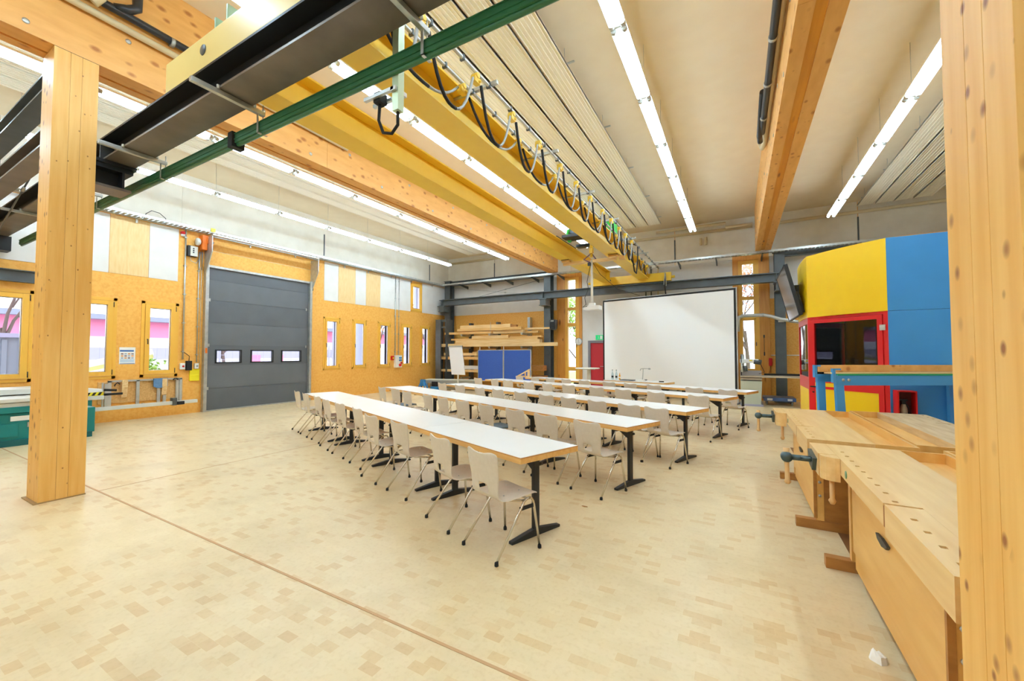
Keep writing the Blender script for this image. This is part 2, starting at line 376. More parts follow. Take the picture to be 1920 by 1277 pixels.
for k, (y0, y1) in enumerate(LW):
    sh = None
    if k >= 3: sh = .27 if k > 4 else .36
    if k == 4: sh = 1.0
    lwindow(y0, y1, zA, zB, .15 if k < 3 else .13, sh)
lwindow(13.38, 14.13, 3.44, 4.73, .14, .42, handle=False)

# windows in the far wall: wide timber surround with a stack of panes
def fwindow(xa, xb, gx0, gx1, bands, label_n):
    wn_i[0] += 1
    r = MB().box(xa, F-.05, 0, gx0-.12, F, 4.95).box(gx1+.16, F-.05, 0, xb, F, 4.95).box(gx0-.12, F-.05, 4.78, gx1+.16, F, 4.95)
    o = obj('window_%d' % wn_i[0], r, timber_or, None, loc=((xa+xb)/2, F, 0), bev=.004); o['kind'] = 'structure'
    jb = MB().box(gx0-.12, F-.03, 0, gx0, F+.12, 4.78).box(gx1, F-.03, 0, gx1+.16, F+.12, 4.78)
    zs = [0.0]
    for z0, z1 in bands: jb.box(gx0, F-.02, zs[-1], gx1, F+.12, z0); zs.append(z1)
    jb.box(gx0, F-.02, zs[-1], gx1, F+.12, 4.78)
    obj('frame', jb, frame_y, o, bev=.004)
    for z0, z1 in bands: obj('pane', MB().box(gx0-.005, F+.05, z0-.005, gx1+.005, F+.058, z1+.005), glass, o)
    s = MB().box(gx0-.06, F-.035, 1.0-.05, gx0-.01, F-.02, 2.78).box(gx1+.01, F-.035, .95, gx1+.06, F-.02, 2.78).box(gx0-.06, F-.035, 2.73, gx1+.06, F-.02, 2.78).box(gx0-.06, F-.035, .93, gx1+.06, F-.02, .97)
    obj('sash', s, frame_y, o)
    obj('handle', MB().tube([(gx1+.06, F-.03, 1.95), (gx1+.06, F-.07, 1.95), (gx1+.06, F-.07, 1.83)], .011, 8), black_m, o)
    return o
fwindow(-6.74, -5.63, -6.25, -5.91, [(.3, .85), (1.01, 2.71), (2.86, 3.40), (3.51, 4.0), (4.08, 4.7)], 1)
fwindow(-.12, .96, .17, .50, [(.3, .85), (1.05, 2.71), (2.86, 3.42), (3.53, 4.0), (4.1, 4.66)], 2)

# ------------------------------------------------------------------ sectional gate (door_1) and red door (door_2)
GX = W+.03
g = struct('door_1', MB().box(GX-.09, 5.44, 0, GX+.10, 5.52, 4.0).box(GX-.09, 8.49, 0, GX+.10, 8.57, 4.0).box(GX-.06, 5.5, 3.93, GX+.06, 8.5, 3.99), galv, loc=(GX, 7.0, 0))
zs = [0.02, .62, 1.24, 1.80, 2.42, 3.04, 3.60, 3.94]
wz = [(5.75, 6.42), (6.68, 7.34), (7.60, 8.26)]
for k, (a, b) in enumerate(zip(zs, zs[1:])):
    if k == 2:
        s = grid_wall(5.52, 8.49, a, b-.006, [(p, q, 1.31, 1.67) for p, q in wz], lambda mb, p, q, c, d: mb.box(GX-.045, p, c, GX, q, d))
    else: s = MB().box(GX-.045, 5.52, a, GX, 8.49, b-.006)
    s.box(GX-.052, 5.52, b-.012, GX-.02, 8.49, b+.004)
    obj('gate_section', s, gate_m if k % 2 else gate_m2, g)
for p, q in wz:
    f = MB(); e = .035
    f.box(GX-.05, p-.01, 1.30, GX+.014, p+e, 1.68).box(GX-.05, q-e, 1.30, GX+.014, q+.01, 1.68).box(GX-.05, p, 1.30, GX+.014, q, 1.30+e).box(GX-.05, p, 1.68-e, GX+.014, q, 1.68)
    fr = obj('window_frame', f, black_m, g, bev=.004); obj('pane', MB().box(GX-.03, p+.02, 1.32, GX-.022, q-.02, 1.66), glass, fr)
obj('bottom_seal', MB().box(GX-.06, 5.5, 0, GX+.02, 8.5, .03), galv, g)
obj('hinge_plate', MB().box(GX, 5.56, 3.0, GX+.01, 5.6, 3.08).box(GX, 8.4, 3.0, GX+.01, 8.44, 3.08).box(GX, 8.4, 1.76, GX+.01, 8.44, 1.84).box(GX, 5.56, 1.76, GX+.01, 5.6, 1.84).box(GX, 5.56, .58, GX+.01, 5.6, .66), galv, g)
for y, d in ((5.44, 1), (8.57, 1)):
    obj('corner_bracket', MB().prism([(GX, 3.75), (GX+.10, 3.75), (GX+.40, 4.30), (GX+.40, 4.72), (GX+.36, 4.72), (GX, 4.72)], y-.012, y+.012, 'xz'), galv, g)
    obj('curved_track', MB().tube([(GX+.06, y+.03, 3.7), (GX+.10, y+.03, 4.1), (GX+.22, y+.03, 4.4), (GX+.38, y+.03, 4.55)], .018, 6), steel_d, g)
obj('spring_shaft', MB().tube([(GX+.38, 5.46, 4.70), (GX+.38, 8.6, 4.70)], .018, 8).box(GX+.34, 5.44, 4.74, GX+.40, 8.6, 4.78).tube([(GX+.38, 8.55, 4.78), (GX+.36, 9.3, 4.80)], .01, 6), galv, g)
obj('cable', MB().tube([(GX+.39, 5.46, 4.31), (GX+.39, 8.56, 4.31)], .004, 5), galv, g)
mo = thing('gate_motor', 'orange gate drive motor at the top left corner of the grey gate', 'motor', (W+.02, 5.35, 4.3))
obj('housing', MB().box(W+.02, 5.30, 4.35, W+.22, 5.42, 4.74).box(W+.02, 5.40, 4.52, W+.24, 5.56, 4.72), orange_m, mo, bev=.015)
obj('gear_wheel', MB().lathe([(.09, 0), (.1, .02), (.1, .06), (.06, .09)], 16, (W+.12, 5.2, 4.55), 'y'), grey_l, mo)
obj('dial', MB().lathe([(.04, 0), (.04, .02), (.02, .025)], 14, (W+.24, 5.49, 4.63), 'x'), grey_m, mo)
obj('connector', MB().box(W+.03, 5.46, 4.40, W+.16, 5.58, 4.51), black_m, mo)
obj('chain', MB().tube([(W+.1, 5.3, 4.3), (W+.1, 5.29, 3.9), (W+.12, 5.34, 3.8), (W+.1, 5.36, 4.3)], .01, 6).tube([(W+.06, 5.36, 4.4), (W+.06, 5.36, 1.3)], .006, 5), galv, mo)
cb = thing('control_box', 'grey gate control box with buttons left of the orange motor', 'control box', (W, 5.13, 4.1))
obj('case', MB().box(W, 5.03, 4.14, W+.10, 5.24, 4.42), black_m, cb, bev=.008)
obj('cover', MB().box(W+.10, 5.08, 4.15, W+.115, 5.24, 4.41), grey_l, cb)
obj('button', MB().box(W+.115, 5.13, 4.33, W+.125, 5.16, 4.36).box(W+.115, 5.13, 4.28, W+.125, 5.16, 4.31).box(W+.115, 5.13, 4.23, W+.125, 5.16, 4.26), black_m, cb)
obj('cable', MB().tube([(W+.05, 5.1, 4.14), (W+.05, 5.12, 4.02), (W+.05, 5.24, 3.98), (W+.05, 5.3, 4.1), (W+.06, 5.34, 4.3)], .008, 6), galv, cb)
d2 = struct('door_2', MB().box(-5.37, F-.04, 0, -5.27, F+.1, 2.10).box(-4.45, F-.04, 0, -4.35, F+.1, 2.10).box(-5.27, F-.04, 2.0, -4.45, F+.1, 2.10), mat('door_frame_grey', '#8B858C', .5), loc=(-4.86, F, 0), bev=.003)
obj('door_leaf', MB().box(-5.27, F+.02, .01, -4.45, F+.07, 2.0), door_red, d2)
obj('door_window', MB().box(-4.66, F+.01, .95, -4.53, F+.03, 1.72), mat('dark_glass', '#2A2426', .15), d2)
obj('door_handle', MB().tube([(-4.72, F+.02, 1.05), (-4.72, F-.04, 1.05), (-4.86, F-.04, 1.05)], .01, 8), galv, d2)

# ------------------------------------------------------------------ timber posts and glulam beams
def post(x0, x1, y0, y1, label):
    t = thing('timber_post', label, 'post', ((x0+x1)/2, (y0+y1)/2, 0))
    n = 3; mb = MB()
    wy = (y1-y0)
    cuts = [y0, y0+wy*.36, y0+wy*.62, y1]
    for a, b in zip(cuts, cuts[1:]): mb.box(x0, a+.0008, .0, x1, b-.0008, 4.9)
    obj('post_shaft', mb, pine, t, bev=.002)
    obj('base_plate', MB().box(x0-.03, y0-.03, 0, x1+.005, y1+.005, .012), mat('base_strip', '#A88858', .6) if 'base_strip' not in MATS else MATS['base_strip'], t)
    obj('head_plate', MB().box(x0+.004, y0+.004, 4.9, x1-.004, y1-.004, 4.905), black_m, t)
    return t
post(-6.79, -6.39, 1.304, 1.656, 'knotty pine post standing free on the left, carrying the long glulam beam')
post(.545, .945, 1.304, 1.656, 'large knotty pine post in the right foreground beside the nearest workbench')
def glulam(x0, x1, label, core):
    t = thing('glulam_beam', label, 'beam', ((x0+x1)/2, 5.5, 4.905))
    c0, c1 = core; y0, y1 = YB, 15.30
    mb = MB()
    for a, b in ((y0, 4.62), (4.625, y1)): mb.box(x0, a, 4.905, c0, b, CE)
    obj('side_beam', mb, pine_y, t)
    mb = MB()
    for a, b in ((y0, 4.62), (4.625, y1)): mb.box(c1, a, 4.905, x1, b, CE)
    obj('side_beam', mb, pine_y, t)
    obj('core_beam', MB().box(c0, y0, 4.925, c1, y1, CE), core_wood, t)
    for s, X in ((1, x1), (-1, x0)):
        d = MB()
        for k in range(19):
            y = .3 + k*.8; z = 5.02 if k % 2 else 5.35
            d.lathe([(.028, 0), (.028, .006), (.012, .008)], 12, (X if s > 0 else X-.008, y, z), 'x')
        obj('bolt_washer', d, galv, t)['kind'] = 'stuff'
    return t
glulam(-6.79, -6.39, 'long glulam ceiling beam on the left resting on the knotty pine post', (-6.66, -6.62))
glulam(.55, .98, 'long glulam ceiling beam on the right with orange core strip underneath', (.70, .81))

# ------------------------------------------------------------------ steel frame of the crane runway
Z0, RH = 3.84, .28
def runway(y, x0, x1, label, lb):
    t = thing('runway_beam', label, 'steel beam', ((x0+x1)/2, y, Z0))
    obj('lower_flange', MB().box(x0, y-.14, Z0, x1, y+.14, Z0+.02), steel_b if y < 5 else steel_d, t)
    obj('web', MB().box(x0, y-.008, Z0+.02, x1, y+.008, Z0+RH-.02), steel_in if y < 5 else steel_d, t)
    obj('upper_flange', MB().box(x0, y-.14, Z0+RH-.02, x1, y+.14, Z0+RH), steel_in if y < 5 else steel_d, t)
    s = MB()
    for x in lb: s.box(x-.01, y-.13, Z0+.02, x+.01, y+.13, Z0+RH-.02)
    obj('stiffener', s, steel_d, t)
    obj('crane_rail', MB().box(x0+.1, y-.025, Z0+RH, x1-.1, y+.025, Z0+RH+.03), steel_d, t)
    return t
runway(1.87, -12.5, 3.6, 'dark steel runway beam crossing overhead at the top left, close to camera', (-12.3, -6.6, -.5))
runway(15.22, -12.42, 1.2, 'dark grey steel runway beam across the far wall under the crane', (-12.3, -7.0, 1.1))
def column(x0, x1, y0, y1, z1, label, foot=True):
    t = thing('steel_column', label, 'column', ((x0+x1)/2, (y0+y1)/2, 0))
    m = MB(); c = (x0+x1)/2
    m.box(x0, y0, 0, x1, y0+.02, z1).box(x0, y1-.02, 0, x1, y1, z1).box(c-.008, y0+.02, 0, c+.008, y1-.02, z1)
    obj('shaft', m, steel_d, t)
    obj('base_plate', MB().box(x0-.06, y0-.04, 0, x1+.06, y1+.0, .02), steel_d, t)
    obj('bracket', MB().box(x0-.05, 15.02, Z0-.04, x1+.03, y0, Z0-.005).box(x0+.02, 15.06, Z0-.26, x1-.02, y0, Z0-.04).box(x0-.02, 15.04, Z0-.29, x1+.02, y0, Z0-.26), steel_d, t)
    obj('cap_plate', MB().box(x0-.04, y0-.02, z1, x1+.04, y1, z1+.02), steel_d, t)
    return t
column(-12.42, -12.10, 15.5, 15.85, 5.06, 'dark grey steel column in the far left corner behind the timber rack')
column(-7.12, -6.82, 15.5, 15.85, 4.88, 'dark grey steel column right of the timber rack under the left glulam beam')
column(1.08, 1.36, 15.5, 15.85, 4.88, 'dark grey steel column beside the right timber window behind the dolly')
solo('tie_beam', MB().ibeam(-12.1, -7.1, 15.7, 4.86, .2, .2, 'x'), steel_d, 'dark grey steel tie beam high on the far wall, left bay', 'steel beam', (-9.6, 15.7, 4.86))
solo('tie_beam', MB().ibeam(1.36, XR-.02, 15.7, 4.72, .2, .2, 'x'), steel_d, 'dark grey steel tie beam high behind the blue and yellow cabin', 'steel beam', (4, 15.7, 4.72))
solo('tie_beam', MB().ibeam(-12.6, -6.8, 1.48, 4.70, .2, .2, 'x'), steel_d, 'dark steel tie beam at the upper left edge, highest one left of the pine post', 'steel beam', (-9.7, 1.48, 4.7))
solo('tie_beam', MB().ibeam(-12.6, -6.8, 1.42, 3.92, .2, .2, 'x'), steel_b, 'middle dark steel beam left of the pine post, above the runway beam end', 'steel beam', (-9.7, 1.42, 3.92))
solo('wall_beam', MB().ibeam(YB+.1, 2.42, -12.54, 3.0, .24, .14, 'y'), steel_d, 'dark grey steel beam on the wall above the leftmost window', 'steel beam', (-12.54, 0, 3.0))
solo('sticker', MB().box(GX+.10, 5.46, 1.58, GX+.103, 5.51, 1.72), orange_m, 'small orange sticker on the left gate track', 'sticker', (GX+.1, 5.48, 1.58))
solo('sticker', MB().box(1.15, 15.494, 2.58, 1.31, 15.499, 2.63), paper, 'white label strip on the right steel column', 'sticker', (1.23, 15.49, 2.58))
sb = thing('support_bracket', 'boxy dark steel bracket on the pine post carrying the near runway beam', 'bracket', (-6.55, 1.85, 3.5))
obj('bracket_top', MB().box(-6.76, 1.66, 3.80, -6.40, 2.02, 3.835).box(-6.72, 1.66, 3.75, -6.44, 2.0, 3.80), steel_in, sb)
obj('bracket_web', MB().box(-6.59, 1.66, 3.55, -6.57, 1.96, 3.75).box(-6.72, 1.9, 3.55, -6.44, 1.92, 3.75), steel_in, sb)
obj('bracket_bottom', MB().box(-6.74, 1.66, 3.52, -6.42, 1.98, 3.55), steel_b, sb)
solo('steel_stub', MB().box(-12.6, 1.7, 3.56, -12.3, 2.05, 3.84), steel_in, 'dark steel bracket under the runway beam end at the left wall', 'bracket', (-12.45, 1.87, 3.56))
for a, b, l in (((-12.5, 1.62, 3.0), (-6.85, 1.62, 4.7), 'thin steel brace rod rising to the right, left of the pine post'), ((-12.5, 1.62, 4.65), (-6.85, 1.62, 3.9), 'thin steel brace rod with turnbuckle falling to the right, left of the pine post'),
                ((-12.05, 15.75, 4.0), (-7.15, 15.75, 4.8), 'thin brace rod rising to the right above the far left runway'), ((-12.05, 15.75, 4.75), (-7.15, 15.75, 4.05), 'thin brace rod falling to the right above the far left runway')):
    t = thing('brace_rod', l, 'rod', [(p+q)/2 for p, q in zip(a, b)]); obj('rod', MB().tube([a, b], .011 if a[1] < 5 else .007, 8), galv if a[2] > 4 else steel_d, t)
    m = [p*.42+q*.58 for p, q in zip(a, b)]; n2 = [p*.40+q*.60 for p, q in zip(a, b)]; obj('turnbuckle', MB().tube([m, n2], .022, 8), galv, t)

# ------------------------------------------------------------------ overhead crane
cr = thing('overhead_crane', 'yellow double girder bridge crane spanning the hall below the ceiling', 'crane', (-3.6, 8.5, 4.15))
G1, G2 = (-4.475, -4.155), (-3.15, -2.77); GZ = 4.28
for (x0, x1), h in ((G1, .40), (G2, .40)):
    c = (x0+x1)/2
    gd = obj('girder', MB().ibeam(1.95, 15.12, c, GZ, h, x1-x0, 'y', tf=.022, tw=.016), yellow, cr)
    obj('trolley_rail', MB().box(c-.025, 2.0, GZ+h, c+.025, 15.1, GZ+h+.03), yellow, gd)
    obj('end_stiffener', MB().box(x0+.01, 15.0, GZ+.02, x1-.01, 15.02, GZ+h-.02), yellow, gd)
for y, m, nm in ((1.87, yellow_pale, 1), (15.22, yellow, 2)):
    et = obj('end_truck', MB().box(-4.95, y-.11, 4.16, -2.02, y+.11, 4.46), m, cr, bev=.01)
    obj('buffer', MB().tube([(-4.95, y, 4.30), (-5.07, y, 4.30)], .05, 12).tube([(-2.02, y, 4.30), (-1.90, y, 4.30)], .05, 12), m, et)
    obj('wheel', MB().lathe([(.11, 0), (.11, .07)], 18, (-4.65, y-.035, 4.25), 'y').lathe([(.11, 0), (.11, .07)], 18, (-2.35, y-.035, 4.25), 'y'), grey_m, et)
    obj('service_hole', MB().lathe([(.045, 0), (.05, .008)], 20, (-4.2, y-.118, 4.33), 'y'), steel_d, et)
for x, h in ((-3.9, 4.66), (-4.1, 4.62)): obj('lug_plate', MB().box(x, 1.80, 4.46, x+.02, 1.95, h), MATS.get('pale_green') or mat('pale_green', '#A9C9B4', .4), cr)
RA, RB, RZ = -2.66, -2.43, 4.62
fr = obj('festoon_rail', MB().tube([(RA, 2.1, RZ), (RA, 15.1, RZ)], .02, 8), alu, cr)
fr2 = obj('festoon_rail', MB().tube([(RB, 2.1, RZ), (RB, 15.1, RZ)], .02, 8), alu, cr)
for k in range(8): obj('rail_bracket', MB().box(-2.96, 2.05+k*1.78, RZ+.022, -2.34, 2.09+k*1.78, RZ+.062), galv, cr)
m = MB()
for k in range(26):
    y = 2.3+k*.5
    for x in (RA, RB): m.box(x-.026, y-.012, RZ-.03, x+.026, y+.012, RZ+.026)
obj('rail_clip', m, steel_d, cr)['kind'] = 'stuff'
yb = [2.2, 2.68, 3.54, 4.34, 5.12, 5.92, 6.66, 7.42, 8.23, 8.9, 9.6, 10.2, 10.89]
ya = [2.25, 3.61, 4.94, 6.22, 7.6, 8.9, 10.17, 11.4, 12.78, 13.5, 14.2]
for xs, ys, dep in ((RB, yb, .50), (RA, ya, .28)):
    for k, y in enumerate(ys):
        ft = obj('cable_trolley', MB().box(xs-.03, y-.05, RZ-.13, xs+.03, y+.05, RZ-.07).tube([(xs-.04, y, RZ-.05), (xs+.04, y, RZ-.05)], .03, 8).lathe([(.018, 0), (.018, .09)], 8, (xs-.045, y+.03, RZ-.1), 'x'), yellow, cr)
        if k:
            a = ys[k-1]; pts = []
            for i in range(13):
                t_ = i/12; u = 2*t_-1; d = dep*(1-abs(u)**2.4); 
                pts.append((xs+.02, a+.04+(y-a-.08)*(t_*.9+.05+.0*u), RZ-.12-d))
            obj('festoon_cable', MB().tube(pts[:8], .017, 6), rubber, ft)
            obj('festoon_cable', MB().tube(pts[7:], .015, 6), grey_m, ft)
obj('festoon_cable', MB().tube([(RB, 10.89, RZ-.1), (RB, 10.95, 4.2), (RB, 11.2, 3.82), (RB, 11.45, 3.8), (RB, 11.62, 4.2), (RB, 11.66, 4.62), (RB-.15, 11.66, 4.7), (RB-.9, 11.66, 4.78)], .018, 8), rubber, cr)
ho = obj('hoist', MB().box(-4.15, 10.2, 4.72, -3.0, 10.5, 4.80).box(-4.15, 11.3, 4.72, -3.0, 11.5, 4.80).box(-4.35, 10.1, 4.68, -4.25, 11.6, 4.78), black_m, cr, bev=.01)
obj('drum', MB().tube([(-4.1, 10.85, 4.95), (-3.2, 10.85, 4.95)], .16, 18), steel_in, ho)
obj('drum_ring', MB().lathe([(.19, 0), (.19, .05)], 20, (-4.2, 10.85, 4.95), 'x'), green_b, ho)
obj('hoist_motor', MB().box(-3.2, 10.6, 4.80, -2.85, 11.1, 5.12), green_b, ho, bev=.03)
hk = obj('hook_block', MB().box(-3.64, 11.0, 4.42, -3.54, 11.1, 4.56).tube([(-3.59, 11.05, 4.72), (-3.59, 11.05, 4.56)], .045, 10).lathe([(.0, 0), (.03, .0), (.045, .06), (.03, .12)], 10, (-3.59, 11.05, 4.30)), yellow, ho)
obj('wire_rope', MB().tube([(-3.6, 11.03, 4.9), (-3.6, 11.05, 4.7)], .006, 5).tube([(-3.56, 11.07, 4.9), (-3.57, 11.05, 4.7)], .006, 5), galv, ho)
pe = obj('pendant_cable', MB().tube([(-2.2, 15.2, 4.4), (-2.2, 15.0, 4.2), (-2.2, 14.95, 3.9), (-2.15, 14.9, 3.5), (-2.1, 14.9, 2.2)], .02, 6), rubber, cr)
obj('cable_eye', MB().tube([(-2.2, 15.0, 4.45), (-2.24, 14.98, 4.0), (-2.16, 14.98, 3.95), (-2.18, 15.0, 4.4)], .015, 6), galv, cr)
cc = thing('spreader_timber', 'pale timber spreader bar with two clamps hanging under the crane girders', 'timber bar', (-3.6, 11.1, 4.2))
obj('bar', MB().box(-4.45, 11.03, 4.16, -2.9, 11.15, 4.24), plank, cc, bev=.004)
for q in ((-4.42, 10.85, 4.21, -4.18, 11.0, 4.27), (-3.05, 10.85, 4.21, -2.82, 11.0, 4.27), (-2.80, 11.0, 4.15, -2.66, 11.12, 4.25)): obj('block', MB().box(*q), plank2, cc, bev=.004)
obj('strap', MB().box(-4.43, 10.84, 4.27, -4.2, 10.9, 4.285).box(-3.06, 10.84, 4.27, -2.8, 10.88, 4.29), rubber, cc)
pj = thing('projector', 'white projector on a long white pole hanging from the crane hook', 'projector', (-3.55, 11.05, 2.85))
obj('pole', MB().tube([(-3.58, 11.05, 4.22), (-3.58, 11.05, 3.0)], .035, 12), white_p, pj)
obj('body', MB().box(-3.80, 10.92, 2.80, -3.34, 11.22, 2.92), white_p, pj, bev=.02)
obj('lens', MB().lathe([(.04, 0), (.045, .03), (.03, .04)], 14, (-3.42, 11.22, 2.86), 'y'), black_m, pj)
obj('mount_plate', MB().box(-3.66, 10.98, 2.92, -3.5, 11.12, 3.0), white_p, pj)
obj('cable', MB().tube([(-3.6, 11.02, 4.15), (-3.70, 10.98, 3.6), (-3.66, 10.98, 3.4), (-3.76, 10.95, 3.15), (-3.72, 10.93, 2.95), (-3.8, 10.9, 2.88), (-3.68, 10.9, 2.90)], .008, 6), rubber, pj)
sl = thing('sling', 'purple lifting sling looped over the crane hook above the projector pole', 'sling', (-3.59, 11.05, 4.2))
obj('loop', MB().tube([(-3.59, 11.05, 4.42), (-3.80, 11.0, 4.25), (-3.62, 11.0, 4.15)], .018, 6).tube([(-3.59, 11.06, 4.42), (-3.50, 11.12, 4.28), (-3.42, 11.12, 4.17)], .018, 6), purple, sl)
obj('clamp', MB().box(-3.68, 10.98, 4.06, -3.60, 11.03, 4.14), black_m, sl)
solo('hanging_cable', MB().tube([(-3.56, 11.1, 4.15), (-3.5, 11.6, 3.9), (-3.3, 12.8, 3.62), (-3.0, 14.6, 3.62)], .007, 6), rubber, 'thin black cable running from the projector pole down towards the screen', 'cable', (-3.56, 11.1, 4.15))

# green conductor rail with struts
gr = thing('conductor_rail', 'long dark green conductor rail hanging beside the near runway beam', 'rail', (-3, 2.11, 3.68))
obj('rail', MB().box(-11.9, 2.075, 3.64, 4.2, 2.145, 3.72).box(-11.9, 2.068, 3.72, 4.2, 2.152, 3.728).box(-11.9, 2.068, 3.668, 4.2, 2.152, 3.676).tube([(-11.9, 2.11, 3.635), (4.2, 2.11, 3.635)], .02, 8), green_rail, gr)
for x in (-9.9, -7.88, -5.87, -3.86, -1.86, .14, 2.1):
    b = obj('strut', MB().box(x-.02, 1.53, 3.795, x+.02, 2.12, 3.835), galv, gr, bev=.004)
    obj('clip', MB().box(x-.012, 2.06, 3.62, x+.012, 2.066, 3.83).box(x-.012, 2.06, 3.62, x+.012, 2.15, 3.626).tube([(x, 2.11, 3.72), (x, 2.11, 3.90)], .005, 6), galv, b)
    obj('bolt', MB().lathe([(.012, 0), (.012, .03)], 6, (x+.03, 1.72, 3.83)).lathe([(.012, 0), (.012, .03)], 6, (x+.03, 2.02, 3.83)), galv, b)
obj('joint_sleeve', MB().box(-4.36, 2.05, 3.60, -4.28, 2.17, 3.75), rubber, gr, bev=.006)
ca = thing('current_collector', 'bracket arm with cable loop under the green rail near the top centre', 'bracket', (-2.3, 2.2, 3.5))
obj('arm', MB().box(-2.20, 2.12, 3.36, -2.14, 2.18, 4.05), mat('zinc_green', '#C2D2B0', .35, metal=.4), ca)
obj('fork', MB().box(-2.48, 2.10, 3.505, -2.17, 2.125, 3.53).box(-2.48, 2.19, 3.505, -2.17, 2.215, 3.53).box(-2.2, 2.1, 3.50, -2.15, 2.22, 3.53), galv, ca)
obj('plug', MB().box(-2.40, 2.12, 3.48, -2.33, 2.2, 3.56), rubber, ca, bev=.01)
obj('cable', MB().tube([(-2.37, 2.16, 3.49), (-2.38, 2.16, 3.36), (-2.33, 2.16, 3.25), (-2.24, 2.16, 3.22), (-2.18, 2.16, 3.27), (-2.17, 2.15, 3.38)], .012, 8), rubber, ca)

# ------------------------------------------------------------------ ceiling lights
LZ = 5.44
for x, y1, nm in ((-10.98, 14.1, 'leftmost row, nearest the gate wall'), (-8.2, 14.3, 'second row, just left of the left glulam beam'), (-4.66, 14.1, 'row seen between the two yellow crane girders'),
                  (-1.18, 13.85, 'row right of the crane, brightest at the top centre'), (2.35, 14.25, 'rightmost row, right of the right glulam beam')):
    t = thing('ceiling_light', 'continuous white twin tube light strip, ' + nm, 'ceiling light', (x, 5, LZ))
    n = int((y1-YB-.3)/1.53)
    tr = MB(); bx = MB(); ends = MB(); wires = MB(); 
    for k in range(n):
        b_ = y1-k*1.53; a_ = b_-1.5
        tu = MB()
        for s in (-1, 1): tu.tube([(x+s*.063, a_+.055, LZ), (x+s*.063, b_-.055, LZ)], .032, 8)
        obj('tube', tu, led_m, t)
        for s in (-1, 1):
            for yy, dd in ((a_+.012, .045), (b_-.057, .045)): ends.tube([(x+s*.063, yy, LZ-.004), (x+s*.063, yy+dd, LZ-.004)], .034, 10)
        ends.box(x-.085, a_-.02, LZ+.005, x+.085, a_+.012, LZ+.03)
        obj('suspension_wire', MB().tube([(x+.0, a_-.01, LZ+.1), (x+.0, a_-.01, CE)], .003, 4), galv, t)
    a_ = y1-n*1.53
    obj('batten', MB().box(x-.09, a_, LZ+.038, x+.09, y1, LZ+.05).box(x-.035, a_, LZ+.05, x+.035, y1, LZ+.10), white_p, t)
    obj('socket', ends, led_end, t)['kind'] = 'stuff'

# ------------------------------------------------------------------ radiant ceiling panels
def radiant(x0, y0, y1, gname, where):
    for k in range(4):
        xa = x0+k*.415; wd = .365; z = 5.97
        t = thing('radiant_panel', 'cream ribbed ceiling panel, %s from the left %s' % (ORD[k], where), 'ceiling panel', (xa+wd/2, (y0+y1)/2, z), 0, gname)
        m = MB().box(xa, y0, z, xa+wd, y1, z+.03).box(xa, y0, z-.02, xa+.012, y1, z+.04).box(xa+wd-.012, y0, z-.02, xa+wd, y1, z+.04)
        for j in range(1, 6): m.box(xa+wd*j/6-.006, y0, z-.008, xa+wd*j/6+.006, y1, z)
        obj('panel', m, panel_c, t)
        for j in range(7):
            y = y1-.6-j*2.0; h = MB()
            h.tube([(xa+.05, y, z+.03), (xa+.05, y, CE)], .003, 4).tube([(xa+wd-.05, y, z+.03), (xa+wd-.05, y, CE)], .003, 4).box(xa-.03, y-.015, z+.04, xa+wd+.03 + (.08 if k == 3 else 0), y+.015, z+.055)
            obj('hanger', h, galv, t)
radiant(-3.82, -1, 14.3, 'radiant panels over the seating', 'right of the crane girders')
radiant(-10.42, -1, 14.7, 'radiant panels in the left bay', 'in the left bay')
radiant(3.17, 2, 15.4, 'radiant panels in the right bay', 'in the right bay')

# ------------------------------------------------------------------ pipes
def clamps(mb_pts, r): 
    m = MB()
    for p, d in mb_pts:
        m.lathe([(r, -.02), (r+.008, -.02), (r+.008, .02), (r, .02)], 14, p, d)
    return m
t = thing('drain_pipe', 'black drain pipe running along the left side of the right glulam beam', 'pipe', (.42, 5, 5.5))
obj('pipe', MB().tube([(.44, YB, 5.30), (.44, 8.35, 5.50)], .045, 12), pipe_bk, t)
for k in range(7): obj('collar', clamps([((.44, 1.8+k*1.0, 5.30+.2*(6.8+k)/13.35), 'y')], .046), galv, t)
obj('elbow', MB().tube([(.40, 7.2, 5.60), (.40, 8.4, 5.48), (.42, 8.6, 5.46)], .045, 10), pipe_bk, t)
solo('drain_pipe', MB().tube([(.50, YB, 5.46), (.50, 8.9, 5.55), (.48, 9.2, 5.6), (.46, 9.3, 5.75)], .045, 12), pipe_bg, 'beige drain pipe beside the black one on the right glulam beam', 'pipe', (.5, 5, 5.5))
t = thing('drain_pipe', 'black drain pipe with elbow on the side of the left glulam beam', 'pipe', (-6.3, 1, 5.6))
obj('pipe', MB().tube([(-6.31, YB, 5.72), (-6.31, 5.0, 5.55)], .045, 12), pipe_bk, t)
obj('collar', clamps([((-6.31, 1.45, 5.60), 'y'), ((-6.31, 2.3, 5.58), 'y'), ((-6.31, -.5, 5.64), 'y')], .048), galv, t)
obj('elbow', MB().tube([(-6.31, 1.75, 5.62), (-6.27, 1.86, 5.66), (-6.25, 1.93, 5.72), (-6.25, 1.93, 5.86), (-6.25, 1.93, 6.25)], .05, 12), pipe_bk, t)
t = thing('drain_pipe', 'beige drain pipe with goose neck under the black pipe on the left glulam beam', 'pipe', (-6.3, 1, 5.45))
obj('pipe', MB().tube([(-6.33, YB, 5.55), (-6.33, 5.0, 5.40)], .038, 12), pipe_bg, t)
obj('elbow', MB().tube([(-6.24, 1.55, 5.50), (-6.2, 1.60, 5.58), (-6.2, 1.60, 5.72), (-6.2, 1.48, 5.80), (-6.2, 1.48, 6.25)], .048, 12), pipe_bg, t)
t = thing('wall_pipe', 'beige pipe pair running along the top of the far wall', 'pipe', (0, 15.9, 5.95))
